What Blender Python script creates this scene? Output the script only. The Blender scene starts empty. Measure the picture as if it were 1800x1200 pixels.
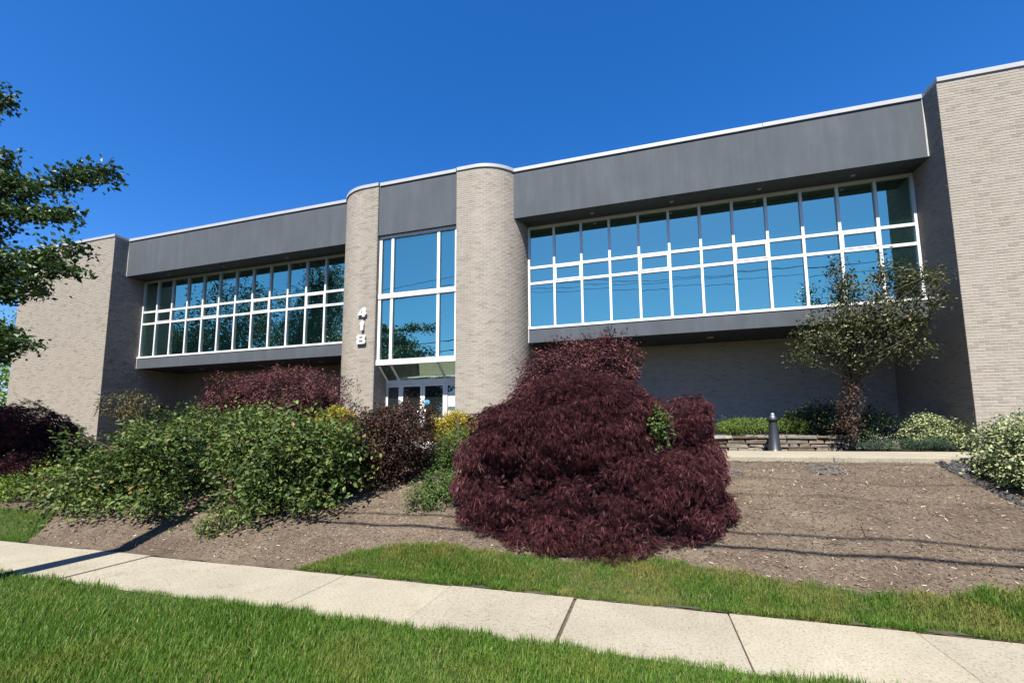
import bpy, math, random
import numpy as np
from mathutils import Vector, Matrix
rng = np.random.default_rng(418); random.seed(418)
S = bpy.context.scene; C = S.collection
R = math.radians

# ------------------------------------------------------------------ camera (eye at the origin, X along the facade, Y towards it)
F, CX, CY = 788.0, 900.0, 675.0                 # focal length and principal point in photo pixels (1800 x 1200)
YAW, PITCH, ROLL = 0.2930, 0.1097, -0.0060
_f = np.array([-math.sin(YAW)*math.cos(PITCH), math.cos(YAW)*math.cos(PITCH), math.sin(PITCH)])
_r0 = np.array([math.cos(YAW), math.sin(YAW), 0.0]); _u0 = np.cross(_r0, _f)
_r = _r0*math.cos(ROLL) + _u0*math.sin(ROLL); _u = -_r0*math.sin(ROLL) + _u0*math.cos(ROLL)
cd = bpy.data.cameras.new('camera'); cam = bpy.data.objects.new('camera', cd); C.objects.link(cam)
cd.sensor_fit = 'HORIZONTAL'; cd.sensor_width = 36.0; cd.lens = 36.0*F/1800.0
cd.shift_y = (CY-600.0)/1800.0; cd.clip_start = 0.05; cd.clip_end = 3000
cam.matrix_world = Matrix(((_r[0], _u[0], -_f[0], 0), (_r[1], _u[1], -_f[1], 0), (_r[2], _u[2], -_f[2], 0), (0, 0, 0, 1)))
S.camera = cam

# ------------------------------------------------------------------ sky and sun
SUN_EL, SUN_AZ = 57.0, 0.8                      # sun behind the camera, square to the facade
w = bpy.data.worlds.new('World'); S.world = w; w.use_nodes = True
nt = w.node_tree; bg = nt.nodes['Background']
sky = nt.nodes.new('ShaderNodeTexSky'); sky.sky_type = 'NISHITA'; sky.sun_disc = False
sky.sun_elevation = R(SUN_EL); sky.sun_rotation = R(180-SUN_AZ)
sky.altitude = 300; sky.air_density = 1.0; sky.dust_density = 0.7; sky.ozone_density = 3.0
hs = nt.nodes.new('ShaderNodeHueSaturation'); hs.inputs['Saturation'].default_value = 1.36; hs.inputs['Value'].default_value = 1.12
nt.links.new(sky.outputs[0], hs.inputs['Color']); tn = nt.nodes.new('ShaderNodeMix'); tn.data_type = 'RGBA'; tn.blend_type = 'MULTIPLY'; tn.inputs[0].default_value = 1; tn.inputs[7].default_value = (.84, .92, 1.15, 1)
nt.links.new(hs.outputs[0], tn.inputs[6]); nt.links.new(tn.outputs[2], bg.inputs[0]); bg.inputs[1].default_value = 0.056
sl = bpy.data.lights.new('sun', 'SUN'); sl.energy = 5.0; sl.angle = R(0.53); sl.color = (1.0, 0.94, 0.84)
so = bpy.data.objects.new('sun', sl); C.objects.link(so); so.location = (2, -20, 30)
so.rotation_euler = (R(90-SUN_EL), 0, R(SUN_AZ))
vs = S.view_settings; vs.view_transform = 'Standard'; vs.look = 'None'; vs.exposure = 1.60; vs.gamma = 1.0; vs.use_curve_mapping = False
try:
    S.cycles.caustics_reflective = False; S.cycles.caustics_refractive = False
except Exception: pass

# ------------------------------------------------------------------ helpers
def ray(x, y): return _r*(x-CX)/F - _u*(y-CY)/F + _f
def at(x, y, Y): d = ray(x, y); return d*(Y/d[1])          # photo pixel -> point at depth Y

def link(o, parent=None):
    C.objects.link(o)
    if parent is not None: o.parent = parent
    return o
def tag(o, label=None, cat=None, group=None, kind=None):
    if label: o['label'] = label
    if cat: o['category'] = cat
    if group: o['group'] = group
    if kind: o['kind'] = kind
    return o
def empty(name, loc=(0, 0, 0), parent=None):
    o = bpy.data.objects.new(name, None); o.location = loc; o.empty_display_size = 0.2
    return link(o, parent)
def mesh_np(name, V, Fc, mat, parent=None, rnd=None, loc=None, smooth=False):
    """one mesh object from numpy verts and equal-sized faces"""
    V = np.asarray(V, np.float32); Fc = np.asarray(Fc, np.int32)
    me = bpy.data.meshes.new(name); n, k = Fc.shape
    me.vertices.add(len(V)); me.vertices.foreach_set('co', V.ravel())
    me.loops.add(n*k); me.loops.foreach_set('vertex_index', Fc.ravel())
    me.polygons.add(n); me.polygons.foreach_set('loop_start', np.arange(0, n*k, k, dtype=np.int32))
    me.polygons.foreach_set('loop_total', np.full(n, k, np.int32))
    me.polygons.foreach_set('use_smooth', np.full(n, bool(smooth)))
    me.update(calc_edges=True)
    if rnd is not None:
        a = me.attributes.new('rnd', 'FLOAT', 'POINT'); a.data.foreach_set('value', np.asarray(rnd, np.float32))
    me.materials.append(mat)
    o = bpy.data.objects.new(name, me)
    if loc is not None: o.location = loc
    return link(o, parent)
class MB:
    def __init__(s): s.v = []; s.f = []
    def add(s, vs_, fs): b = len(s.v); s.v += [tuple(map(float, p)) for p in vs_]; s.f += [tuple(b+i for i in f) for f in fs]; return s
    def box(s, a, b):
        x0, y0, z0 = a; x1, y1, z1 = b
        return s.add([(x0,y0,z0),(x1,y0,z0),(x1,y1,z0),(x0,y1,z0),(x0,y0,z1),(x1,y0,z1),(x1,y1,z1),(x0,y1,z1)],
                     [(0,3,2,1),(4,5,6,7),(0,1,5,4),(1,2,6,5),(2,3,7,6),(3,0,4,7)])
    def prism(s, pts, z0, z1):                    # plan outline, counter-clockwise
        n = len(pts); v = [(x, y, z0) for x, y in pts]+[(x, y, z1) for x, y in pts]
        return s.add(v, [tuple(range(n-1, -1, -1)), tuple(range(n, 2*n))]+[(i, (i+1) % n, n+(i+1) % n, n+i) for i in range(n)])
    def tube(s, pts, rad, k=6):
        pts = [np.array(p, float) for p in pts]; n = len(pts); b = len(s.v)
        for i, p in enumerate(pts):
            t = pts[min(i+1, n-1)]-pts[max(i-1, 0)]; t = t/(np.linalg.norm(t)+1e-9)
            a = np.cross(t, (0, 0, 1)) if abs(t[2]) < .95 else np.cross(t, (1, 0, 0)); a /= np.linalg.norm(a); c = np.cross(t, a)
            r_ = rad[i] if hasattr(rad, '__len__') else rad
            for j in range(k):
                g = 2*math.pi*j/k; q = p+r_*(a*math.cos(g)+c*math.sin(g)); s.v.append(tuple(q))
        for i in range(n-1):
            for j in range(k):
                s.f.append((b+i*k+j, b+i*k+(j+1) % k, b+(i+1)*k+(j+1) % k, b+(i+1)*k+j))
        s.f.append(tuple(b+j for j in range(k-1, -1, -1))); s.f.append(tuple(b+(n-1)*k+j for j in range(k)))
        return s
    def lathe(s, c, prof, k=24):
        b = len(s.v); m = len(prof)
        for r_, z in prof:
            for j in range(k): g = 2*math.pi*j/k; s.v.append((c[0]+r_*math.cos(g), c[1]+r_*math.sin(g), c[2]+z))
        for i in range(m-1):
            for j in range(k): s.f.append((b+i*k+j, b+i*k+(j+1) % k, b+(i+1)*k+(j+1) % k, b+(i+1)*k+j))
        s.f.append(tuple(b+j for j in range(k-1, -1, -1))); s.f.append(tuple(b+(m-1)*k+j for j in range(k)))
        return s
    def build(s, name, mat, parent=None, smooth=False, bevel=0, loc=None):
        me = bpy.data.meshes.new(name); me.from_pydata(s.v, [], s.f); me.update()
        me.materials.append(mat)
        if smooth: me.polygons.foreach_set('use_smooth', np.ones(len(me.polygons), bool))
        o = bpy.data.objects.new(name, me)
        if loc is not None: o.location = loc
        link(o, parent)
        if bevel:
            md = o.modifiers.new('bevel', 'BEVEL'); md.width = bevel; md.segments = 2; md.limit_method = 'ANGLE'
        return o
def bx(name, a, b, mat, parent=None, bevel=0): return MB().box(a, b).build(name, mat, parent, bevel=bevel)

# ------------------------------------------------------------------ materials
ALB = 0.56; BRIGHT = ('steel',)
class Mat:
    def __init__(s, name):
        s.m = bpy.data.materials.new(name); s.m.use_nodes = True; s.t = s.m.node_tree; s.b = s.t.nodes['Principled BSDF']; s.out = s.t.nodes['Material Output']
    def n(s, ty, **kw):
        q = s.t.nodes.new(ty)
        for k, v in kw.items(): setattr(q, k, v)
        return q
    def l(s, a, b): s.t.links.new(a, b)
    def set(s, **kw):
        for k, v in kw.items(): s.b.inputs[k.replace('_', ' ')].default_value = v
        return s
    def coords(s, scale=(1, 1, 1), kind='Object'):
        tc = s.n('ShaderNodeTexCoord'); mp = s.n('ShaderNodeMapping'); s.l(tc.outputs[kind], mp.inputs[0]); mp.inputs['Scale'].default_value = scale; return mp.outputs[0]
    def noise(s, vec, scale, detail=4, rough=.6):
        q = s.n('ShaderNodeTexNoise'); q.inputs['Scale'].default_value = scale; q.inputs['Detail'].default_value = detail; q.inputs['Roughness'].default_value = rough
        s.l(vec, q.inputs['Vector']); return q.outputs['Fac']
    def ramp(s, fac, stops):
        q = s.n('ShaderNodeValToRGB'); e = q.color_ramp.elements
        while len(e) < len(stops): e.new(0.5)
        for i, (p, c) in enumerate(stops): e[i].position = p; e[i].color = (*c, 1) if len(c) == 3 else c
        s.l(fac, q.inputs[0]); return q.outputs[0]
    def mix(s, a, b, fac, mode='MIX'):
        q = s.n('ShaderNodeMix', data_type='RGBA', blend_type=mode)
        for sock, v in ((q.inputs[0], fac), (q.inputs[6], a), (q.inputs[7], b)):
            if hasattr(v, 'is_linked') or hasattr(v, 'links'): s.l(v, sock)
            else: sock.default_value = v if not isinstance(v, tuple) else (*v, 1)
        return q.outputs[2]
    def math(s, op, a, b):
        q = s.n('ShaderNodeMath', operation=op)
        for i, v in enumerate((a, b)):
            if isinstance(v, (int, float)): q.inputs[i].default_value = v
            else: s.l(v, q.inputs[i])
        return q.outputs[0]
    def attr(s, name='rnd'): q = s.n('ShaderNodeAttribute'); q.attribute_name = name; return q.outputs['Fac']
    def orand(s): return s.n('ShaderNodeObjectInfo').outputs['Random']
    def bump(s, h, strength=.3, dist=.01):
        q = s.n('ShaderNodeBump'); q.inputs['Strength'].default_value = strength; q.inputs['Distance'].default_value = dist
        s.l(h, q.inputs['Height']); s.l(q.outputs[0], s.b.inputs['Normal'])
    def dim(s, c): return s.mix(c, (ALB, ALB, ALB), 1.0, 'MULTIPLY')     # real-world albedo under the photo's bright exposure
    def col(s, c): s.l(c if s.m.name in BRIGHT else s.dim(c), s.b.inputs['Base Color'])

def mat_plain(name, col, rough=.5, metal=0, var=.12, scale=8, bump=0, bscale=60, spec=.5):
    m = Mat(name); m.set(Roughness=rough, Metallic=metal); m.b.inputs['Specular IOR Level'].default_value = spec
    v = m.coords(); nz = m.noise(v, scale, 5)
    m.col(m.ramp(nz, [(.3, tuple(c*(1-var) for c in col)), (.7, tuple(min(1, c*(1+var)) for c in col))]))
    if bump: m.bump(m.noise(v, bscale, 4), bump, .006)
    return m.m

def mat_brick(name, use_attr):
    m = Mat(name); m.set(Roughness=.85); m.b.inputs['Specular IOR Level'].default_value = .25
    r_ = m.attr() if use_attr else m.orand()
    base = m.ramp(r_, [(0, (.345, .302, .252)), (.25, (.408, .362, .306)), (.6, (.452, .407, .345)), (.85, (.442, .406, .350)), (1, (.372, .342, .300))])
    v = m.coords(); big = m.noise(v, .55, 4); fine = m.noise(v, 90, 3)
    c = m.mix(base, (.90, .88, .86), m.ramp(big, [(.35, (0, 0, 0)), (.75, (.32, .32, .32))]), 'MULTIPLY')
    c = m.mix(c, m.ramp(fine, [(.3, (.80, .80, .80)), (.7, (1.06, 1.06, 1.06))]), 1.0, 'MULTIPLY')
    m.col(c); m.bump(fine, .35, .004); return m.m
M = {}
M['brick'] = mat_brick('brick', True); M['brick_single'] = mat_brick('brick_single', False)
M['mortar'] = mat_plain('mortar', (.53, .50, .44), .95, var=.10, scale=6, bump=.4, bscale=120, spec=.2)
M['roof'] = mat_plain('roof', (.25, .25, .25), .9)
def mat_stucco():
    m = Mat('stucco'); m.set(Roughness=.85); m.b.inputs['Specular IOR Level'].default_value = .3
    v = m.coords(); vs_ = m.coords((1, 1, .12))
    a = m.noise(vs_, 3.5, 5, .65); b = m.noise(v, .9, 4); g = m.noise(v, 55, 4)
    c = m.ramp(m.math('ADD', m.math('MULTIPLY', a, .55), m.math('MULTIPLY', b, .45)), [(.35, (.070, .084, .102)), (.52, (.085, .101, .121)), (.68, (.107, .125, .146))])
    m.col(c); m.bump(g, .5, .006); return m.m
M['stucco'] = mat_stucco()
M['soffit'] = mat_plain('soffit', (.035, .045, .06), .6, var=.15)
M['coping'] = mat_plain('coping', (.50, .51, .52), .35, metal=.0, var=.05, scale=2)
M['frame'] = mat_plain('window_frame', (.86, .87, .87), .38, var=.06, scale=3)
M['trim'] = mat_plain('trim', (.50, .50, .50), .5, var=.08)
def mat_glass(name, tint, dark, fac):
    m = Mat(name); m.t.nodes.remove(m.b)
    g = m.n('ShaderNodeBsdfGlossy'); g.inputs['Roughness'].default_value = 0.0; g.inputs['Color'].default_value = (*tint, 1)
    d = m.n('ShaderNodeBsdfDiffuse'); d.inputs['Color'].default_value = (*dark, 1)
    fr = m.n('ShaderNodeFresnel'); fr.inputs['IOR'].default_value = 1.5
    fa = m.math('MAXIMUM', m.math('ADD', fr.outputs[0], fac-.04), 0.0)
    v = m.coords(); h = m.noise(v, 1.3, 2, .4)
    bp = m.n('ShaderNodeBump'); bp.inputs['Strength'].default_value = .22; bp.inputs['Distance'].default_value = .01
    m.l(h, bp.inputs['Height']); m.l(bp.outputs[0], g.inputs['Normal'])
    mx = m.n('ShaderNodeMixShader'); m.l(fa, mx.inputs[0]); m.l(d.outputs[0], mx.inputs[1]); m.l(g.outputs[0], mx.inputs[2]); m.l(mx.outputs[0], m.out.inputs[0])
    return m.m
M['glass'] = mat_glass('coated_glass', (.48, .73, .55), (.004, .014, .016), .70)
M['glass_canopy'] = mat_glass('canopy_glass', (.45, .62, .55), (.008, .016, .014), .50)
M['glass_dark'] = mat_glass('door_glass', (.55, .62, .62), (.012, .016, .016), .30)
M['black'] = mat_plain('black_metal', (.022, .023, .025), .45, var=.2)
M['dark_bollard'] = mat_plain('dark_bollard', (.030, .032, .038), .38, var=.2, scale=14, spec=.6)
M['steel'] = mat_plain('steel', (.62, .62, .62), .25, metal=.9, var=.05)
M['white'] = mat_plain('white_paint', (.80, .80, .80), .4, var=.03)
M['lamp_lens'] = mat_plain('lamp_lens', (.55, .55, .52), .3, var=.05)
def mat_concrete(name, a, b, orand=True):
    m = Mat(name); m.set(Roughness=.9); m.b.inputs['Specular IOR Level'].default_value = .25
    v = m.coords(); n1 = m.noise(v, 1.1, 5, .65); n2 = m.noise(v, 45, 4, .7); n3 = m.noise(v, 160, 2)
    c = m.ramp(n1, [(.3, a), (.7, b)])
    c = m.mix(c, m.ramp(n2, [(.34, (.48, .46, .42)), (.46, (.95, .95, .95)), (.75, (1.10, 1.08, 1.04))]), 1.0, 'MULTIPLY')
    c = m.mix(c, m.ramp(n3, [(.30, (.55, .53, .5)), (.42, (1, 1, 1))]), .4, 'MULTIPLY')
    n4 = m.noise(v, 3.4, 6, .75)
    c = m.mix(c, m.ramp(n4, [(.28, (.72, .69, .62)), (.45, (1, 1, 1))]), .8, 'MULTIPLY')
    if orand: c = m.mix(c, m.ramp(m.orand(), [(0, (.93, .93, .93)), (1, (1.05, 1.04, 1.02))]), 1.0, 'MULTIPLY')
    m.col(c); m.bump(n2, .35, .006); return m.m
M['concrete'] = mat_concrete('concrete', (.335, .308, .240), (.42, .390, .312))
M['asphalt'] = mat_concrete('asphalt', (.045, .045, .047), (.06, .06, .06), False)
def mat_soil():
    m = Mat('mulch'); m.set(Roughness=.95); m.b.inputs['Specular IOR Level'].default_value = .15
    v = m.coords(); n1 = m.noise(v, .7, 5, .65); n2 = m.noise(v, 28, 6, .75); n3 = m.noise(v, 90, 4, .7); n0 = m.noise(v, 3.2, 5, .7)
    c = m.ramp(n1, [(.30, (.145, .114, .088)), (.5, (.192, .153, .118)), (.7, (.24, .196, .145))])
    c = m.mix(c, m.ramp(n0, [(.3, (.70, .66, .62)), (.6, (1.05, 1.05, 1.05))]), .9, 'MULTIPLY')
    c = m.mix(c, m.ramp(n2, [(.32, (.42, .38, .34)), (.5, (1, 1, 1)), (.72, (1.45, 1.42, 1.36))]), 1.0, 'MULTIPLY')
    c = m.mix(c, m.ramp(n3, [(.35, (.6, .58, .55)), (.55, (1, 1, 1)), (.7, (1.25, 1.22, 1.2))]), .8, 'MULTIPLY')
    m.col(c); m.bump(m.math('ADD', n2, m.math('MULTIPLY', n3, .5)), .9, .03); return m.m
M['mulch'] = mat_soil()
def mat_turf():
    m = Mat('turf'); m.set(Roughness=.95); v = m.coords(); n1 = m.noise(v, 1.2, 5); n2 = m.noise(v, 40, 4)
    c = m.ramp(n1, [(.3, (.040, .062, .018)), (.6, (.062, .080, .026)), (.8, (.11, .10, .045))])
    m.col(m.mix(c, m.ramp(n2, [(.3, (.5, .5, .5)), (.7, (1.2, 1.2, 1.2))]), 1.0, 'MULTIPLY')); m.bump(n2, .8, .03); return m.m
M['turf'] = mat_turf()
def mat_leaf(name, stops, rough=.5, trans=.28, tcol=None, spec=.35, patch=None):
    m = Mat(name); m.set(Roughness=rough+.08); m.b.inputs['Specular IOR Level'].default_value = spec*.5
    c = m.ramp(m.attr(), stops)
    if patch:
        v = m.coords(); p = m.noise(v, patch[0], 4, .6); c = m.mix(c, patch[1], m.ramp(p, [(patch[2], (0, 0, 0)), (patch[3], (1, 1, 1))]))
    m.col(c)
    if trans:
        c = m.dim(c); t = m.n('ShaderNodeBsdfTranslucent')
        if tcol: m.l(m.mix(c, tuple(q*ALB for q in tcol), .5), t.inputs[0])
        else: m.l(c, t.inputs[0])
        mx = m.n('ShaderNodeMixShader'); mx.inputs[0].default_value = trans
        m.l(m.b.outputs[0], mx.inputs[1]); m.l(t.outputs[0], mx.inputs[2]); m.l(mx.outputs[0], m.out.inputs[0])
    return m.m
L = {}
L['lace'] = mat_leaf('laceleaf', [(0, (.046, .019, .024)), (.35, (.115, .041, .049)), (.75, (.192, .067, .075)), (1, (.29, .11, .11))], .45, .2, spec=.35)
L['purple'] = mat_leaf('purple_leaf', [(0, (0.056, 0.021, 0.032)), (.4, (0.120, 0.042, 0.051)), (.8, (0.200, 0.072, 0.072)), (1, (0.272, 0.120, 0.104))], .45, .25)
L['rose'] = mat_leaf('rose_leaf', [(0, (.040, .078, .022)), (.4, (.092, .152, .038)), (.8, (.180, .258, .062)), (.97, (.29, .33, .085)), (1, (.26, .17, .08))], .40, .28, (.16, .22, .03))
L['lime'] = mat_leaf('lime_leaf', [(0, (.10, .18, .025)), (.5, (.19, .30, .04)), (1, (.30, .40, .07))], .5, .3)
L['bronze'] = mat_leaf('bronze_leaf', [(0, (0.033, 0.019, 0.015)), (.5, (0.078, 0.039, 0.027)), (.9, (0.128, 0.063, 0.042)), (1, (0.090, 0.090, 0.045))], .5, .2)
L['gold'] = mat_leaf('gold_leaf', [(0, (.30, .24, .02)), (.5, (.48, .38, .03)), (1, (.60, .50, .06))], .5, .3)
L['green'] = mat_leaf('green_leaf', [(0, (0.039, 0.078, 0.023)), (.5, (0.085, 0.156, 0.036)), (1, (0.169, 0.260, 0.058))], .45, .28, (.15, .22, .03))
L['variegated'] = mat_leaf('variegated_leaf', [(0, (.055, .095, .028)), (.3, (.11, .17, .05)), (.45, (.36, .42, .18)), (1, (.66, .68, .42))], .45, .22)
L['dark_varie'] = mat_leaf('dark_variegated_leaf', [(0, (.012, .030, .012)), (.6, (.035, .07, .022)), (.82, (.07, .12, .035)), (1, (.40, .42, .20))], .4, .2)
L['juniper'] = mat_leaf('juniper_leaf', [(0, (.09, .15, .025)), (.5, (.16, .25, .045)), (1, (.26, .34, .08))], .6, .2)
L['blue_juniper'] = mat_leaf('blue_juniper_leaf', [(0, (.03, .06, .04)), (.5, (.055, .10, .06)), (1, (.09, .15, .09))], .6, .15)
L['crab'] = mat_leaf('crabapple_leaf', [(0, (0.027, 0.041, 0.016)), (.45, (0.057, 0.078, 0.027)), (.75, (0.115, 0.128, 0.046)), (.9, (0.189, 0.149, 0.061)), (1, (.17, .125, .06))], .36, .22, (.14, .15, .03), spec=.5)
L['crab_red'] = mat_leaf('crabapple_red_leaf', [(0, (.045, .025, .02)), (.6, (.10, .055, .04)), (1, (.20, .13, .08))], .4, .25)
L['oak'] = mat_leaf('street_tree_leaf', [(0, (.022, .055, .018)), (.5, (.048, .105, .030)), (.9, (.095, .165, .042)), (1, (.15, .21, .07))], .34, .2, (.10, .16, .03), spec=.5)
L['rhodo'] = mat_leaf('rhododendron_leaf', [(0, (.06, .07, .025)), (.5, (.13, .13, .05)), (1, (.26, .21, .09))], .4, .25)
L['far'] = mat_leaf('far_tree_leaf', [(0, (.030, .055, .018)), (.5, (.055, .09, .028)), (1, (.085, .13, .04))], .6, .2)
L['grass'] = mat_leaf('grass_blade', [(0, (.068, .158, .018)), (.5, (.115, .240, .028)), (.85, (.175, .310, .042)), (.97, (0.276, 0.312, 0.096)), (1, (0.480, 0.408, 0.192))], .45, .35, (.16, .24, .03), patch=(1.1, (.22, .27, .05), .54, .80))
L['grass_dry'] = mat_leaf('dry_grass_blade', [(0, (.068, .158, .018)), (.5, (.115, .240, .028)), (.85, (.175, .310, .042)), (.97, (0.276, 0.312, 0.096)), (1, (0.480, 0.408, 0.192))], .45, .35, (.16, .24, .03), patch=(1.6, (.32, .30, .085), .42, .68))
L['chip'] = mat_leaf('wood_chip', [(0, (.06, .04, .028)), (.4, (.16, .115, .08)), (.7, (.30, .23, .16)), (1, (.60, .52, .40))], .8, 0)
M['bark'] = mat_plain('bark', (.115, .095, .075), .9, var=.35, scale=18, bump=.9, bscale=40, spec=.2)
M['maple_bark'] = mat_plain('maple_bark', (.05, .035, .032), .9, var=.3, scale=18, bump=.8, bscale=40, spec=.2)
M['twig'] = mat_plain('twig', (.10, .072, .05), .85, var=.3, scale=20, spec=.2)
M['pole'] = mat_plain('pole_wood', (.16, .12, .085), .9, var=.25, scale=9, bump=.6, bscale=30, spec=.2)
def mat_stone():
    m = Mat('field_stone'); m.set(Roughness=.8); m.b.inputs['Specular IOR Level'].default_value = .3
    v = m.coords(); n1 = m.noise(v, 7, 5, .7); n2 = m.noise(v, 40, 4, .7)
    c = m.ramp(m.orand(), [(0, (.15, .115, .08)), (.25, (.25, .205, .15)), (.5, (.30, .27, .22)), (.75, (.24, .165, .105)), (1, (.40, .38, .34))])
    c = m.mix(c, m.ramp(n1, [(.3, (.55, .52, .5)), (.6, (1, 1, 1)), (.8, (1.3, 1.25, 1.18))]), 1.0, 'MULTIPLY')
    m.col(c); m.bump(n2, .7, .02); return m.m
M['stone'] = mat_stone()
M['stone_core'] = mat_plain('stone_joint', (.05, .042, .035), .95)
M['boulder'] = mat_plain('white_boulder', (.68, .67, .64), .8, var=.2, scale=6, bump=.7, bscale=20)
M['fabric'] = mat_plain('landscape_fabric', (.030, .031, .034), .75, var=.35, scale=30, bump=.6, bscale=80)
M['fabric_grey'] = mat_plain('worn_fabric', (.075, .075, .078), .85, var=.35, scale=12, bump=.6, bscale=60)

# ------------------------------------------------------------------ terrain
def gz(x, y):
    x = np.asarray(x, float); y = np.asarray(y, float)
    t = np.clip((y-5.0)/(8.9-5.0), 0, 1); t = t + .10*np.sin(math.pi*t)*(.6+.4*np.sin(x*.55+1))
    z = -1.70+t*1.19
    z = z+.022*np.sin(x*2.1+y*1.3)*np.clip((y-5.1), 0, 1)*np.clip((9.0-y), 0, 1)+.012*np.sin(x*5.3-y*4.1)*np.clip((y-5.1), 0, 1)*np.clip((9.0-y), 0, 1)
    return np.where(y < 1.7, -1.86, z)
def sheet(name, xs, ys, mat, dz=0.0, noise=0.0, kind='structure'):
    X, Y = np.meshgrid(xs, ys); Z = gz(X, Y)+dz
    if noise: Z = Z+rng.normal(0, noise, Z.shape)
    V = np.stack([X, Y, Z], -1).reshape(-1, 3); nx, ny = len(xs), len(ys)
    i = np.arange(nx*ny).reshape(ny, nx); Fc = np.stack([i[:-1, :-1], i[:-1, 1:], i[1:, 1:], i[1:, :-1]], -1).reshape(-1, 4)
    o = mesh_np(name, V, Fc, mat, smooth=True); tag(o, kind=kind); return o
gx = np.concatenate([np.linspace(-600, -30, 12), np.linspace(-26, 14, 41), np.linspace(18, 600, 12)])
gy = np.concatenate([np.linspace(-500, -12, 10), [-9.9, -9.0, 0, 1.69, 1.72, 3, 4.2, 4.9], np.linspace(5, 9, 17), np.linspace(9.5, 30, 12), np.linspace(60, 700, 8)])
ground = sheet('ground', gx, gy, M['turf'], -.06); tag(ground, 'rough grassy ground sheet running out around the office plot', 'ground')
bed = sheet('planting_bed', np.linspace(-26, 12.5, 340), np.linspace(4.846, 11.9, 110), M['mulch'], 0.0, .006)
tag(bed, 'bare brown mulch slope between pavement and office building', 'mulch bed')
M['low_bounce_mulch'] = mat_plain('low_bounce_mulch', (.055, .038, .027), .95, var=.5, scale=25, bump=.9, bscale=45, spec=.1)  # mulch colour kept dark to lower the bounce light
ub = sheet('low_bounce_bed', np.linspace(-20.84, 6.84, 160), np.linspace(11.68, 15.39, 30), M['low_bounce_mulch'], .016, .006); tag(ub, 'dark bark mulch bed added under the recessed walls to cut bounced light', 'mulch bed')  # sheet added over the bed; its dark tone keeps the recess in shade
vx = np.linspace(-30, 14, 180)
verge = sheet('lawn', vx, np.linspace(1.86, 3.76, 24), M['turf'], -.012, .006); tag(verge, 'grass verge lawn between road and concrete pavement', 'lawn')
def strip_edge(x): return np.interp(x, [-4.35, -4.2, -3.79, -2.94, -1.7, -.97, 0, .6, 1.43, 2.03, 2.7, 3.44, 6, 12], [4.88, 5.05, 5.42, 5.60, 5.54, 5.48, 5.58, 5.52, 5.40, 5.32, 5.40, 5.58, 5.7, 5.7])
def patch_edge(x): return np.interp(x, [-26, -13, -12.1, -10.6, -10.1, -9.75], [5.9, 5.9, 5.72, 5.72, 5.3, 4.9])
def curved_lawn(name, x0, x1, edge, label):
    xs = np.linspace(x0, x1, int((x1-x0)*10)); m = 10; V = []
    for j in range(m):
        for x in xs: y = 4.87+(edge(x)-4.87)*j/(m-1); V.append((x, y, float(gz(x, y))+.006))
    i = np.arange(len(xs)*m).reshape(m, len(xs)); Fc = np.stack([i[:-1, :-1], i[:-1, 1:], i[1:, 1:], i[1:, :-1]], -1).reshape(-1, 4)
    o = mesh_np(name, V, Fc, M['turf'], smooth=True); tag(o, label, 'lawn', kind='structure')
curved_lawn('lawn', -4.35, 12, strip_edge, 'curved grass strip between pavement and bare mulch slope')
curved_lawn('lawn', -26, -9.75, patch_edge, 'small mown grass patch beside pavement below lime green shrub')

# pavement slabs
side = empty('sidewalk', (0, 4.3, -1.70)); tag(side, 'pale concrete pavement running past the office building', 'pavement', kind='structure')
joints = [13.6, 12.1, 10.7, 9.2, 7.8, 6.35, 4.95, 3.56, 2.12, .66, -.79, -2.19, -3.6, -5.22, -6.86, -8.25, -9.7, -11.2, -12.7, -14.2, -15.7, -17.2, -18.7, -20.2, -21.7, -23.2, -24.7, -26.2, -27.7]
for a, b in zip(joints[:-1], joints[1:]):
    g = .014 if abs(a+.79) < .01 else .004; g2 = .014 if abs(b+.79) < .01 else .004
    dz = rng.normal(0, .003)
    bx('slab', (b+g2, 3.75-4.3, -.10+dz), (a-g, 4.85-4.3, .0+dz), M['concrete'], side, bevel=.008)
bx('joint_bed', (-27.7, 3.76-4.3, -.12), (13.6, 4.84-4.3, -.018), M['mulch'], side)
# road behind the camera
road = bx('road', (-300, -7.5, -1.95), (300, 1.60, -1.83), M['asphalt']); tag(road, 'asphalt road running parallel to the facade', 'road', kind='structure')
kerb = bx('kerb', (-300, 1.60, -1.96), (300, 1.75, -1.70), M['concrete'], bevel=.02); tag(kerb, 'concrete kerb between road and grass verge', 'kerb', kind='structure')
kerb2 = bx('kerb', (-300, -7.65, -1.96), (300, -7.5, -1.70), M['concrete'], bevel=.02); tag(kerb2, 'concrete kerb on the far side of the road', 'kerb', kind='structure')
# upper walkway
WZ = -.43
walk = empty('walkway', (0, 10.2, WZ)); tag(walk, 'raised pale concrete walkway along the front of the building', 'walkway', kind='structure')
wj = [12.5, 10.6, 8.7, 6.8, 4.9, 3.0, 1.1, -.8, -2.7, -4.6, -6.5, -8.4]
for a, b in zip(wj[:-1], wj[1:]): bx('slab', (b+.004, 8.95-10.2, -.11), (a-.004, 11.65-10.2, 0), M['concrete'], walk, bevel=.012)
bx('slab', (-8.2, 11.66-10.2, -.11), (-5.5, 12.95-10.2, -.004), M['concrete'], walk, bevel=.01)
MB().tube([(6.0, 8.98-10.2, -.10), (5.99, 8.92-10.2, -.30)], .055, 10).build('drain_pipe', M['black'], walk)

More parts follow.
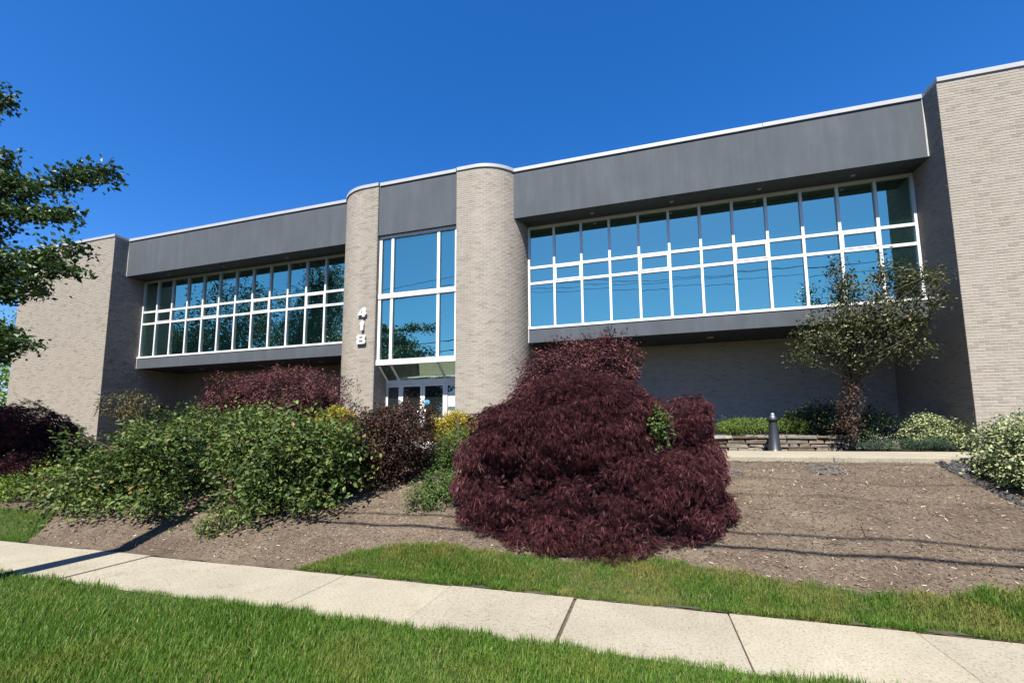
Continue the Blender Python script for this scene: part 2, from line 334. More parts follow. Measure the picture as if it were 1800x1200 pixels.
# ------------------------------------------------------------------ the building
B = empty('office_building', (-6.87, 12.3, -.45))
tag(B, 'two-storey pale brick office building with grey bands and ribbon windows numbered 418', 'building')
B0 = Vector((-6.87, 12.3, -.45))
def inB(o):                                       # keep world coordinates in the mesh, parent under the building
    o.parent = B; o.matrix_parent_inverse = Matrix.Translation(-B0); return o
Z0, ZT = -.62, 8.22
XL, XR, XFL, XFR = -20.85, 6.85, -26.72, 14.0
YW, YF, YG, YB, YP = 12.30, 12.83, 13.60, 15.40, 12.24
RA = 1.36; PCx = [-4.90, -8.84]; PIN = [-5.46, -8.28]; POUT = [-3.54, -10.20]
def arc(side, n=18):                              # plan of a pillar: inner edge -> flat -> quarter round -> straight back
    s = 1 if side == 0 else -1; pts = [(PIN[side], YP), (PCx[side], YP)]
    for i in range(1, n+1):
        a = math.pi/2*i/n; pts.append((PCx[side]+s*RA*math.sin(a), YP+RA-RA*math.cos(a)))
    return pts
# cores (mortar colour)
wr = inB(bx('wing_wall', (XR, YW, Z0), (XFR, 24, ZT), M['mortar']))
wl = inB(bx('wing_wall', (XFL, YW, Z0), (XL, 24, ZT), M['mortar']))
pil = []
for sd in (0, 1):
    p = arc(sd)+[(POUT[sd], YB+.3), (PIN[sd], YB+.3)]
    if sd == 1: p = p[::-1]
    pil.append(inB(MB().prism(p, Z0, ZT).build('pillar', M['mortar'])))
rw1 = inB(bx('recessed_wall', (POUT[0]-.02, YB, Z0), (XR, YB+.3, 3.2), M['mortar']))
rw2 = inB(bx('recessed_wall', (XL, YB, Z0), (POUT[1]+.02, YB+.3, 3.2), M['mortar']))
inB(bx('roof', (XL, YF+.3, 8.02), (XR, 24, 8.12), M['roof'])); inB(bx('back_wall', (XFL+.1, 24.0, Z0), (XFR-.1, 24.3, 8.1), M['mortar']))
# bricks
CH, BL, JT = .0677, .2032, .010
bV, bF, bR = [], [], []
singles = []
def brick_run(path, z0, z1, single=None, phase=0.0, nrm=1):
    P = np.array(path, float); seg = np.linalg.norm(np.diff(P, axis=0), axis=1); cum = np.concatenate([[0], np.cumsum(seg)]); LT = cum[-1]
    def pt(s): return np.array([np.interp(s, cum, P[:, 0]), np.interp(s, cum, P[:, 1])])
    nc = int((z1-z0)/CH)
    cache = {}
    for c in range(nc):
        zb = z0+c*CH; off = phase+(BL/2 if c % 2 else 0)
        s = -off
        while s < LT-1e-4:
            a, b = max(0, s), min(LT, s+BL); s += BL
            if b-a < .012: continue
            a2 = a+(JT/2 if a > 0 else 0); b2 = b-(JT/2 if b < LT else 0)
            k = (round(a2, 4), round(b2, 4))
            if k not in cache:
                p, q = pt(a2), pt(b2); t = (q-p)/np.linalg.norm(q-p); n = np.array([t[1], -t[0]])*nrm; cache[k] = (p, q, n)
            p, q, n = cache[k]
            pr = .004+abs(rng.normal(0, .0012)); zt = zb+CH-JT
            rv = np.clip(rng.normal(.5, .24), 0, 1)
            if single is not None and len(singles) < 300 and abs((b2-a2)-(BL-JT)) < .001 and single(p, q, zb): singles.append((p, q, zb)); continue
            i = len(bV)*8
            f0, f1 = p+n*pr, q+n*pr; k0, k1 = p-n*.03, q-n*.03
            bV.append(((f0[0], f0[1], zb), (f1[0], f1[1], zb), (f1[0], f1[1], zt), (f0[0], f0[1], zt), (k0[0], k0[1], zb), (k1[0], k1[1], zb), (k1[0], k1[1], zt), (k0[0], k0[1], zt)))
            bF.append(((i, i+1, i+2, i+3), (i+3, i+2, i+6, i+7), (i, i+4, i+5, i+1), (i, i+3, i+7, i+4), (i+1, i+5, i+6, i+2)) if nrm > 0 else
                      ((i+3, i+2, i+1, i), (i+7, i+6, i+2, i+3), (i+1, i+5, i+4, i), (i+4, i+7, i+3, i), (i+2, i+6, i+5, i+1)))
            bR.append(rv)
brick_run([(XR, YW), (11.5, YW)], Z0, ZT, single=lambda p, q, z: z > -.46 and q[0] < 8.82 and z < 1.98)
brick_run([(XR, YB), (XR, YW)], Z0, ZT)                      # right return, faces -X
brick_run([(XFL, YW), (XL, YW)], Z0, ZT)
brick_run([(XL, YW), (XL, YB)], Z0, ZT)                      # left return, faces +X
brick_run([(POUT[0], YB), (XR, YB)], Z0, 2.9); brick_run([(XL, YB), (POUT[1], YB)], Z0, 2.9)
brick_run(arc(0)+[(POUT[0], YB)], Z0, ZT); brick_run((arc(1)+[(POUT[1], YB)])[::-1], Z0, ZT)
brick_run([(PIN[1], YP), (PIN[1], 13.0)], Z0, ZT); brick_run([(PIN[0], 13.0), (PIN[0], YP)], Z0, ZT)
bw = mesh_np('brickwork', np.array(bV).reshape(-1, 3), np.array(bF).reshape(-1, 4), M['brick'], rnd=np.repeat(bR, 8)); inB(bw); tag(bw, kind='stuff')
singles.sort(key=lambda t: (t[2] > 1.9, t[2])); singles = singles[:300] if len(singles) > 300 else singles
bm = None
W0 = B0
for p, q, zb in singles:
    if bm is None:
        o = MB().box((0, -.005, 0), (BL-JT, .03, CH-JT)).build('brick', M['brick_single'], wr, bevel=0); bm = o.data
    else:
        o = bpy.data.objects.new('brick', bm); link(o, wr)
    o.location = (p[0], YW+rng.normal(0, .001), zb)
n_single = len(singles)

# fascias, spandrels, soffits
def part(name, a, b, mat, bevel=0): return inB(bx(name, a, b, mat, bevel=bevel))
part('fascia', (POUT[0]-.45, YF, 6.68), (XR-.002, YF+.30, ZT), M['stucco']); part('fascia', (XL+.002, YF, 6.68), (POUT[1]+.45, YF+.30, ZT), M['stucco'])
part('fascia', (PIN[1]+.008, YP+.04, 6.50), (PIN[0]-.008, YP+.40, ZT), M['stucco'])
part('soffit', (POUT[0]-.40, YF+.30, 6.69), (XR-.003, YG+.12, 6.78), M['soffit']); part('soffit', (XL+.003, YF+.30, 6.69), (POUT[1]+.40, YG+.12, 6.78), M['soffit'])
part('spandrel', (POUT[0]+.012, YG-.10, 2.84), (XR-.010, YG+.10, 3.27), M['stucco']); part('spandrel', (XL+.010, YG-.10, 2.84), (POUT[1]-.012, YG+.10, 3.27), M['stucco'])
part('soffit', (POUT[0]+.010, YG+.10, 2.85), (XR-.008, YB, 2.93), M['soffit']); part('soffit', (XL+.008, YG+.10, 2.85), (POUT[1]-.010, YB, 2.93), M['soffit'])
# thin light corner beads at the ends of the stucco bands
for x, z0, z1, y in ((-3.815, 6.68, ZT, YF), (-9.925, 6.68, ZT, YF), (XL+.025, 6.68, ZT, YF), (XL+.03, 2.84, 3.27, YG-.10), (POUT[0]+.03, 2.84, 3.27, YG-.10), (XR-.03, 6.68, ZT, YF)):
    part('trim', (x-.018, y-.012, z0+.003), (x+.018, y+.02, z1-.003), M['trim'])
for x in (1.9, 4.2, -.6, -12.2, -15.2, -18.4):
    inB(MB().lathe((x, 14.5, 2.835), [(.0, 0), (.085, 0), (.10, .004), (.11, .014), (.11, .02)], 20).build('soffit_light', M['lamp_lens'], smooth=True))
for x in (-1.4, .9, 3.2, 5.4, -12.9, -16, -19):
    inB(MB().lathe((x, 13.25, 6.678), [(.0, 0), (.04, 0), (.05, .004), (.055, .012)], 16).build('soffit_light', M['lamp_lens'], smooth=True))
# copings
def coping(pts, dz=0.0, name='coping'):
    if len(pts) == 2 and abs(pts[1][0]-pts[0][0]) > 4:
        n_ = round(abs(pts[1][0]-pts[0][0])/3.05); xs_ = np.linspace(pts[0][0], pts[1][0], n_+1)
        for a_, b_ in zip(xs_[:-1], xs_[1:]): coping([(a_+.003, pts[0][1]), ((a_+b_)/2, pts[0][1]), (b_-.003, pts[0][1])], dz+rng.normal(0, .0015), name)
        return                    # front line left -> right, metal cap 0.12 high lapping 3.5 cm over the face
    P = [np.array(p, float) for p in pts]; out = []; back = []
    for i, p in enumerate(P):
        t = P[min(i+1, len(P)-1)]-P[max(i-1, 0)]; t /= np.linalg.norm(t); n = np.array([t[1], -t[0]])
        out.append(tuple(p+n*.035)); back.append(tuple(p-n*.30))
    inB(MB().prism(out+back[::-1], ZT-.012+dz, ZT+.10+dz).build(name, M['coping'], bevel=.006))
coping([(XR, YF-.04), (XR, YW), (XFR, YW)]); coping([(XFL, YW), (XL, YW), (XL, YF-.04)])
coping([(-3.80, YF), (XR-.036, YF)], -.004); coping([(XL+.036, YF), (-9.94, YF)], -.004); coping([(PIN[1]+.036, YP+.04), (PIN[0]-.036, YP+.04)], -.004)
ar = arc(0, 24); ar = [p for p in ar if p[1] <= YF+.06]; coping(ar)
al = arc(1, 24); al = [p for p in al if p[1] <= YF+.06]; coping(al[::-1])

# ribbon windows
def ribbon(x0, n, dx, xend):
    wroot = empty('ribbon_window', (x0, YG, 3.27)); inB(wroot)
    def sub(name, a, b, mat, bevel=.004):
        o = bx(name, (a[0]-x0, a[1]-YG, a[2]-3.27), (b[0]-x0, b[1]-YG, b[2]-3.27), mat, wroot, bevel); return o
    zs = [3.275, 4.78, 5.30, 6.685]
    sub('sill', (x0+.006, YG-.12, 3.272), (xend-.006, YG+.06, 3.345), M['frame'])
    for z, h in ((4.78, .042), (5.30, .042)):
        sub('rail', (x0+.01, YG-.035, z-h), (xend-.01, YG+.05, z+h), M['frame'])
    sub('head', (x0+.006, YG-.05, 6.605), (xend-.006, YG+.05, 6.684), M['frame'])
    xs = [x0+.04]+[x0+dx*i for i in range(1, n)]+[xend-.04]
    for i, x in enumerate(xs): sub('mullion', (x-.036, YG-.055, 3.346), (x+.036, YG+.05, 6.603), M['frame'])
    for i in range(n):
        a, b = xs[i]+.037, xs[i+1]-.037
        for r_, (za, zb) in enumerate(((3.346, 4.737), (4.823, 5.257), (5.343, 6.604))):
            if r_ == 1 and i % 3 == 1:                      # opening sash with its own frame
                for (p, q) in (((a, za), (b, za+.035)), ((a, zb-.035), (b, zb)), ((a, za+.035), (a+.035, zb-.035)), ((b-.035, za+.035), (b, zb-.035))):
                    sub('sash', (p[0]+.001, YG-.045, p[1]+.001), (q[0]-.001, YG+.03, q[1]-.001), M['frame'], 0)
            o = sub('pane', (a-.01, YG+.005, za-.01), (b+.01, YG+.02, zb+.01), M['glass'], 0)
            o.rotation_euler = (0, 0, 0); j = rng.normal(0, .003, 2)
            c = Vector(((a+b)/2-x0, .012, (za+zb)/2-3.27)); o.data.transform(Matrix.Translation(-c)); o.location = c; o.rotation_euler = (j[0], 0, j[1])
ribbon(POUT[0]+.01, 12, .865, XR-.008); ribbon(XL+.008, 12, .862, POUT[1]-.01)
# entrance window above the doors
YC = 12.42; XA, XB_ = PIN[1]+.008, PIN[0]-.008
ew = empty('entrance_window', (XA, YC, 2.2)); inB(ew)
def sube(root, org, name, a, b, mat, bevel=.004): return bx(name, tuple(np.array(a)-org), tuple(np.array(b)-org), mat, root, bevel)
og = np.array((XA, YC, 2.2))
xm = [XA+.05, -7.78, -6.13, XB_-.05]
for z0, z1, yy in ((2.19, 2.36, .10), (4.37, 4.53, .07), (6.40, 6.498, .06)): sube(ew, og, 'rail', (XA, YC-yy, z0), (XB_, YC+.05, z1), M['frame'])
for x in xm:
    for z0, z1 in ((2.361, 4.369), (4.531, 6.399)): sube(ew, og, 'mullion', (x-.05, YC-.05, z0), (x+.05, YC+.05, z1), M['frame'])
for a, b in zip(xm[:-1], xm[1:]):
    for z0, z1 in ((2.355, 4.375), (4.525, 6.405)): sube(ew, og, 'pane', (a+.045, YC+.005, z0), (b-.045, YC+.02, z1), M['glass'], 0)
# sloping glazed underside and doors
YD = 12.98
cg = empty('canopy_glazing', (XA, YC, 1.7)); inB(cg); oc = np.array((XA, YC, 1.7))
y0_, z0_, y1_, z1_ = YC+.02, 2.19, YD-.02, 1.76
for a, b in zip(xm[:-1], xm[1:]):
    MB().add([np.array(p)-oc for p in ((a, y0_, z0_), (b, y0_, z0_), (b, y1_, z1_), (a, y1_, z1_), (a, y0_+.02, z0_+.02), (b, y0_+.02, z0_+.02), (b, y1_+.02, z1_+.02), (a, y1_+.02, z1_+.02))],
             [(0,3,2,1),(4,5,6,7),(0,1,5,4),(1,2,6,5),(2,3,7,6),(3,0,4,7)]).build('pane', M['glass_canopy'], cg)
for x in xm: MB().tube([np.array((x, y0_, z0_-.01))-oc, np.array((x, y1_, z1_-.01))-oc], .042, 4).build('bar', M['frame'], cg)
def door_leaf(x0, x1, name, handle=None):
    r_ = empty(name, (x0, YD, WZ)); inB(r_); o = np.array((x0, YD, WZ)); fw = .075
    sube(r_, o, 'stile', (x0, YD-.03, WZ+.01), (x0+fw, YD+.03, 1.62), M['frame']); sube(r_, o, 'stile', (x1-fw, YD-.03, WZ+.01), (x1, YD+.03, 1.62), M['frame'])
    sube(r_, o, 'rail', (x0+fw, YD-.028, 1.54), (x1-fw, YD+.03, 1.619), M['frame']); sube(r_, o, 'rail', (x0+fw, YD-.028, WZ+.01), (x1-fw, YD+.03, WZ+.2), M['frame'])
    sube(r_, o, 'push_bar', (x0+fw, YD-.055, .45), (x1-fw, YD-.03, .50), M['frame'])
    sube(r_, o, 'pane', (x0+fw-.01, YD, WZ+.19), (x1-fw+.01, YD+.012, 1.55), M['glass_dark'], 0)
    if handle:
        hx = x1-.13 if handle > 0 else x0+.13
        MB().tube([np.array((hx, YD-.03, .35))-o, np.array((hx, YD-.09, .36))-o, np.array((hx, YD-.09, .79))-o, np.array((hx, YD-.03, .80))-o], .013, 8).build('handle', M['steel'], r_, smooth=True)
    return r_, o
inB(bx('door_head', (XA, YD-.05, 1.622), (XB_, YD+.06, 1.77), M['frame'], bevel=.004))
door_leaf(XA+.003, -7.72, 'sidelight'); d1 = door_leaf(-7.71, -6.93, 'entrance_door', 1); d2, od = door_leaf(-6.92, -6.13, 'entrance_door', -1); sl_, os_ = door_leaf(-6.12, XB_-.003, 'sidelight')
MB().lathe((0, 0, 0), [(0, 0), (.10, 0), (.10, .003), (0, .003)], 24).build('sticker', mat_plain('sticker_blue', (.10, .42, .70), .4, var=.03), d2)
st = bpy.data.objects['sticker']; st.rotation_euler = (R(90), 0, 0); st.scale = (1, .8, 1); st.location = np.array((-6.77, YD-.004, 1.02))-od
sube(sl_, os_, 'notice', (-6.03, YD-.012, .86), (-5.60, YD-.006, 1.30), M['white'], 0)
ring = [(math.cos(a)*.12-5.66, YD-.014, 1.08+math.sin(a)*.12) for a in np.linspace(0, 2*math.pi, 28)]
MB().tube([np.array(p)-os_ for p in ring], .012, 4).build('notice_mark', mat_plain('red_ink', (.55, .06, .05), .6), sl_)
sube(sl_, os_, 'notice', (-6.03, YD-.012, .58), (-5.62, YD-.006, .74), M['white'], 0)

# the number 418: wide extended figures standing off the left pillar
def poly_curve(name, loops, depth, mat, loc):
    cu = bpy.data.curves.new(name, 'CURVE'); cu.dimensions = '2D'; cu.fill_mode = 'BOTH'; cu.extrude = depth/2; cu.bevel_depth = .003
    for lp in loops:
        s = cu.splines.new('POLY'); s.points.add(len(lp)-1)
        for i, (x, z) in enumerate(lp): s.points[i].co = (x, z, 0, 1)
        s.use_cyclic_u = True
    t = bpy.data.objects.new(name, cu); C.objects.link(t); dg = bpy.context.evaluated_depsgraph_get()
    me = bpy.data.meshes.new_from_object(t.evaluated_get(dg)); bpy.data.objects.remove(t)
    me.materials.clear(); me.materials.append(mat); o = bpy.data.objects.new(name, me); C.objects.link(o)
    o.rotation_euler = (R(90), 0, 0); o.location = loc; return o
def rrect(x0, z0, x1, z1, r_, n=5):
    out = []
    for cx_, cz_, a0 in ((x1-r_, z1-r_, 0), (x0+r_, z1-r_, 90), (x0+r_, z0+r_, 180), (x1-r_, z0+r_, 270)):
        for i in range(n+1): a = R(a0+90*i/n); out.append((cx_+r_*math.cos(a), cz_+r_*math.sin(a)))
    return out
four = [[(-.16, .075), (.035, .30), (.115, .30), (.115, .125), (.165, .125), (.165, .06), (.115, .06), (.115, 0), (.02, 0), (.02, .06), (-.16, .06)], [(-.06, .125), (.025, .225), (.025, .125)]]
one = [[(-.075, .20), (.0, .30), (.075, .30), (.075, 0), (-.025, 0), (-.025, .205), (-.04, .19), (-.075, .19)]]
eight = [rrect(-.16, 0, .16, .165, .06)[:0]+[(-.10, 0), (.10, 0), (.145, .015), (.165, .05), (.165, .105), (.13, .15), (.155, .195), (.155, .25), (.135, .285), (.10, .30), (-.10, .30), (-.135, .285), (-.155, .25), (-.155, .195), (-.13, .15), (-.165, .105), (-.165, .05), (-.145, .015)],
         rrect(-.07, .06, .07, .115, .012, 2), rrect(-.065, .185, .065, .235, .012, 2)]
for lp, z in ((four, 3.78), (one, 3.34), (eight, 2.89)):
    inB(poly_curve('number_digit', lp, .05, M['white'], (-8.74, YP-.055, z)))
# black wall lamp on the left return
lm = inB(bx('wall_lamp', (XL+.01, 14.25, .92), (XL+.20, 14.62, 1.30), M['black'], bevel=.02))

# ------------------------------------------------------------------ foliage tools
LEAF_V = np.array([(0, 0, 0), (.45, -.30, .05), (1, 0, -.06), (.45, .30, .05)]); LEAF_F = np.array([(0, 1, 2), (0, 2, 3)])
NEED_V = np.array([(0, 0, 0), (.4, -.10, .03), (1, 0, -.03), (.4, .10, .03)])
LANCE_V = np.array([(0, 0, 0), (.5, -.17, .04), (1, 0, -.08), (.5, .17, .04)])
STR_V = np.array([(0, -.02, 0), (0, .02, 0), (.5, -.032, .03), (.5, .032, .03), (1, 0, -.12)]); KITE_V = np.array([(0, 0, 0), (.45, -.036, .05), (1, 0, -.10), (.45, .036, .05)]); STR_F = np.array([(0, 2, 3), (0, 3, 1), (2, 4, 3)])
def unit(a): return a/(np.linalg.norm(a, axis=-1, keepdims=True)+1e-9)
def scatter(name, mat, pos, xdir, nrm, size, rnd, tv=LEAF_V, tf=LEAF_F, parent=None, origin=(0, 0, 0)):
    n, k = len(pos), len(tv)
    x = unit(xdir); y = unit(np.cross(nrm, x)); z = np.cross(x, y); sz = np.asarray(size)[:, None, None]
    V = (pos-np.asarray(origin))[:, None, :]+sz*(tv[None, :, 0:1]*x[:, None]+tv[None, :, 1:2]*y[:, None]+tv[None, :, 2:3]*z[:, None])
    Fc = (tf[None]+(np.arange(n)*k)[:, None, None]).reshape(-1, 3)
    return mesh_np(name, V.reshape(-1, 3), Fc, mat, parent, rnd=np.repeat(rnd, k))
def rand_dirs(n): return unit(rng.normal(size=(n, 3)))
def lump(u, ph, k=1.0):                            # uneven outline
    return 1+k*.13*np.sin(u[:, 0]*4.1+ph)+k*.10*np.sin(u[:, 1]*5.3+ph*2.1+u[:, 2]*3)+k*.09*np.sin(u[:, 2]*7.1-ph+u[:, 0]*6)
def blob(px, py, rx, ry, Y, dep, ):
    """ellipsoid seen at photo pixel (px,py) with pixel radii, standing at depth Y"""
    c = at(px, py, Y); a, b = at(px-rx, py, Y), at(px+rx, py, Y); t, u_ = at(px, py-ry, Y), at(px, py+ry, Y)
    return c, np.array([(b[0]-a[0])/2, dep, (t[2]-u_[2])/2])
def tips_in(blobs, n, shell=.42, floor=True):
    vol = np.array([b[1][0]*b[1][2]+b[1][1]*b[1][2] for b in blobs]); cnt = np.maximum(1, (n*vol/vol.sum()).astype(int)); P, U = [], []
    for (c, r_), k in zip(blobs, cnt):
        u = rand_dirs(k); ph = rng.uniform(0, 6.28); s = (1-shell*rng.random(k)**1.5)*lump(u, ph, 1.35); s = np.where(rng.random(k) < .07, s*rng.uniform(1.03, 1.22, k), s)
        P.append(c+u*r_*s[:, None]); U.append(unit(u/r_))
    P = np.concatenate(P); U = np.concatenate(U)
    if floor:
        ok = P[:, 2] > gz(P[:, 0], P[:, 1])+.03; P, U = P[ok], U[ok]
    return P, U
def clump_leaves(P, U, per, spread, size, up=.7, out=.5, noise=.7, flat=1.0):
    n = len(P)*per; i = np.repeat(np.arange(len(P)), per)
    pos = P[i]+rng.normal(0, spread, (n, 3))*np.array([1, 1, flat]); u = U[i]
    nr = unit(u*out+np.array([0, 0, up])+rng.normal(0, noise, (n, 3)))
    xd = unit(u*.6+rng.normal(0, .8, (n, 3))+np.array([0, 0, .1])); xd = unit(xd-nr*np.sum(xd*nr, 1, keepdims=True))
    sz = size*rng.uniform(.6, 1.25, n); tip = rng.normal(0, .17, len(P))[i]
    rnd = np.clip(rng.normal(.45, .24, n)+tip, 0, 1)
    return pos, xd, nr, sz, rnd
def stems(base, targets, r0, mat, parent, origin, name='stem', wob=.10, k=5):
    mb = MB()
    for t in targets:
        t = np.asarray(t, float); b = np.asarray(base)+np.append(rng.normal(0, .06, 2), 0); n = 5; pts = []; ph = rng.normal(0, wob, 3)
        for i in range(n+1):
            s = i/n; p = b*(1-s)+t*s; p = p+ph*math.sin(math.pi*s)*np.linalg.norm(t-b); p[2] += .12*math.sin(math.pi*s)*np.linalg.norm(t-b)
            pts.append(p-origin)
        mb.tube(pts, [r0*(1-.75*i/n) for i in range(n+1)], k)
    return mb.build(name, mat, parent, smooth=True)
def shrub(name, label, cat, base, blobs, n_tips, per, spread, size, leaf, tv=LEAF_V, n_stem=10, r0=.016, group=None, up=.7, out=.5, noise=.7, shell=.42, flat=1.0, stem_mat='twig', clear=.015):
    base = np.array([base[0], base[1], float(gz(base[0], base[1]))]) if len(base) == 2 else np.array(base, float)
    root = empty(name, base-np.array([0, 0, .0])); tag(root, label, cat, group)
    P, U = tips_in(blobs, n_tips, shell); a = clump_leaves(P, U, per, spread, size, up, out, noise, flat)
    ok = a[0][:, 2] > gz(a[0][:, 0], a[0][:, 1])+clear*rng.uniform(.4, 1.3, len(a[0])); a = tuple(q[ok] for q in a)
    scatter('foliage', L[leaf], *a, tv=tv, parent=root, origin=base)
    if n_stem: stems(base-np.array([0, 0, .05]), P[rng.choice(len(P), min(n_stem, len(P)), replace=False)], r0, M[stem_mat], root, base)
    return root

# ------------------------------------------------------------------ weeping laceleaf maples: many overlapping domes of drooping strands
def laceleaf(name, label, base, blobs, n_tuft, n_strand, tuft=.23, amp=.125, length=.105):
    base = np.array([base[0], base[1], float(gz(base[0], base[1]))]); root = empty(name, base); tag(root, label, 'maple')
    def surface(n):                                    # points on the outer skin of the joined mounds
        P, U = [], []; ar_ = np.array([r_[0]*r_[2]+r_[1]*r_[2]+r_[0]*r_[1] for _, r_ in blobs]); cnt = (n*ar_/ar_.sum()).astype(int)
        for k, ((c, r_), m) in enumerate(zip(blobs, cnt)):
            u = rand_dirs(m); p = c+u*r_; ok = np.ones(m, bool)
            for k2, (c2, r2) in enumerate(blobs):
                if k2 != k: ok &= (((p-c2)/r2)**2).sum(1) > .93
            P.append(p[ok]); U.append(unit(u/r_)[ok])
        P = np.concatenate(P); U = np.concatenate(U); ok = P[:, 2] > gz(P[:, 0], P[:, 1])-.12; return P[ok], U[ok]
    tc, tu = surface(n_tuft); tsz = tuft*rng.uniform(.65, 1.35, len(tc)); tl = rng.normal(0, .09, len(tc)); toff = rng.normal(0, .035, len(tc))
    p, u = surface(n_strand); m = len(p); d1 = np.full(m, 9.0); wi = np.zeros(m, int)
    for k in range(len(tc)):
        d = np.linalg.norm((p-tc[k])*np.array([1, 1, 1.25])-np.array([0, 0, -.10]), axis=1)/tsz[k]; b = d < d1; d1[b] = d[b]; wi[b] = k
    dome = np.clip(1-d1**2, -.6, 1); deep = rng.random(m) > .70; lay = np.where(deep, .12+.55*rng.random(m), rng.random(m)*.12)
    p = p+u*(amp*dome+toff[wi]-lay)[:, None]
    tang = p-tc[wi]; tang -= u*np.sum(tang*u, 1, keepdims=True); tang = unit(tang)
    dn = np.array([0, 0, -1.0])-u*(-u[:, 2:3]); xd = unit(tang*.55+dn*1.0+u*.22+np.array([0, 0, -.35])+rng.normal(0, .36, (m, 3)))
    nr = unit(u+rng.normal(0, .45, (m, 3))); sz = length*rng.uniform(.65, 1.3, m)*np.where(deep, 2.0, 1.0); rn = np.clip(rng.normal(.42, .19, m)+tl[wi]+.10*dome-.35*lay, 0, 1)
    fan = np.array([-1.0, -.5, 0, .5, 1.0]); i5 = np.repeat(np.arange(m), 5); th = np.tile(fan, m)+rng.normal(0, .16, 5*m); xd = unit(xd-nr*np.sum(xd*nr, 1, keepdims=True))
    sd_ = np.cross(nr, xd)[i5]; xd = xd[i5]*np.cos(th)[:, None]+sd_*np.sin(th)[:, None]+rng.normal(0, .10, (5*m, 3)); p = p[i5]; nr = nr[i5]; sz = sz[i5]*(1-.28*np.abs(th)); rn = np.clip(rn[i5]+rng.normal(0, .07, 5*m), 0, 1)
    g_ = gz(p[:, 0], p[:, 1]); ok = p[:, 2] > g_+.03; p, xd, nr, sz, rn, g_ = p[ok], xd[ok], nr[ok], sz[ok], rn[ok], g_[ok]
    low = p[:, 2]+xd[:, 2]*sz < g_+.012; xd[low, 2] = .05
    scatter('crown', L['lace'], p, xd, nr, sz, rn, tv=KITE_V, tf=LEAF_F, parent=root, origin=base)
    mb = MB(); top = np.array([base[0], base[1]+.1, base[2]+.8]); mb.tube([np.array([0, 0, -.1]), np.array([.05, .03, .45]), top-base], [.11, .085, .06], 8)
    for k in rng.choice(len(tc), min(60, len(tc))):
        q = tc[k]-tu[k]*.12; mid = (top+q)/2+np.array([0, 0, .2]); mb.tube([top-base, mid-base, q-base], [.045, .028, .008], 5)
    mb.build('trunk', M['maple_bark'], root, smooth=True); return root
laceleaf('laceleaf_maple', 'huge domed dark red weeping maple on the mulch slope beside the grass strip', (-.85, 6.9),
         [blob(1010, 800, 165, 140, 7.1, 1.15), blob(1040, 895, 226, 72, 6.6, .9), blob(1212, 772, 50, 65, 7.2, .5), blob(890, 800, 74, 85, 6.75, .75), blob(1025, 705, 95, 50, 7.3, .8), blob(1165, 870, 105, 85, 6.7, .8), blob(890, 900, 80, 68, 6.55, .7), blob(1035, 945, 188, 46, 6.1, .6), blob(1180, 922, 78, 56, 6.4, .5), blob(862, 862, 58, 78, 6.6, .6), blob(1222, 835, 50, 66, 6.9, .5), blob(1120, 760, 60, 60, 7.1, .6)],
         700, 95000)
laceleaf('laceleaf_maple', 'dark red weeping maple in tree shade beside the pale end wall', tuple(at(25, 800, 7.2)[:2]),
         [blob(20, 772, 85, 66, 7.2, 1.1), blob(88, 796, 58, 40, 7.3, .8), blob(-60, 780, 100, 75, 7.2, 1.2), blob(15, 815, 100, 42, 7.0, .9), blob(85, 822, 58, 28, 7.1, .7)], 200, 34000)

# ------------------------------------------------------------------ shrubs
PG = 'purple-leaved shrubs beside the round brick pillars'
shrub('purple_shrub', 'rounded purple-leaved shrub rising behind the huge weeping maple', 'shrub', (-.9, 10.6, WZ), [blob(1025, 690, 112, 88, 10.6, 1.3), blob(1060, 645, 65, 45, 10.6, .9), blob(960, 680, 45, 60, 10.5, .8)], 2600, 16, .07, .085, 'purple', LANCE_V, 14, .03, up=1.1, out=.3, noise=.6)
shrub('purple_shrub', 'spreading purple-leaved shrub beneath the recess behind the green bushes', 'shrub', tuple(at(495, 740, 10.8)[:2]), [blob(490, 700, 90, 52, 10.8, 1.1), blob(440, 715, 50, 35, 10.6, .8), blob(550, 715, 45, 30, 10.7, .8)], 2300, 16, .08, .09, 'purple', LANCE_V, 12, .03, up=1.0, out=.3, noise=.6)
shrub('bronze_shrub', 'dense dark bronze barberry bush in front of the entrance doors', 'shrub', (-4.75, 7.6), [blob(683, 780, 62, 62, 7.7, .8), blob(712, 742, 42, 34, 7.9, .6), blob(650, 780, 45, 50, 7.7, .6), blob(690, 830, 50, 45, 7.7, .6)], 2600, 16, .05, .05, 'bronze', LEAF_V, 30, .012, noise=.9)
GR = 'leafy green bushes massed on the slope beside the pavement'
shrub('green_bush', 'large leafy green bush with bare lower stems beside the dark bronze bush', 'shrub', (-5.9, 6.8), [blob(500, 800, 105, 75, 6.6, .85), blob(570, 810, 62, 62, 6.6, .6), blob(455, 792, 68, 58, 6.8, .7), blob(485, 882, 100, 38, 6.15, .6)], 900, 24, .115, .092, 'rose', LEAF_V, 70, .014, noise=1.0, shell=.85, clear=.2)
shrub('green_bush', 'broad leafy green bush between the lime green shrub and the largest green bush', 'shrub', (-8.8, 6.6), [blob(270, 820, 110, 70, 6.4, .85), blob(180, 860, 85, 50, 6.1, .7), blob(300, 800, 66, 56, 6.6, .7), blob(280, 893, 105, 36, 5.9, .5), blob(160, 898, 85, 32, 5.8, .5), blob(100, 868, 45, 30, 6.1, .5)], 1000, 24, .115, .090, 'rose', LEAF_V, 70, .014, noise=1.0, shell=.85, clear=.2)
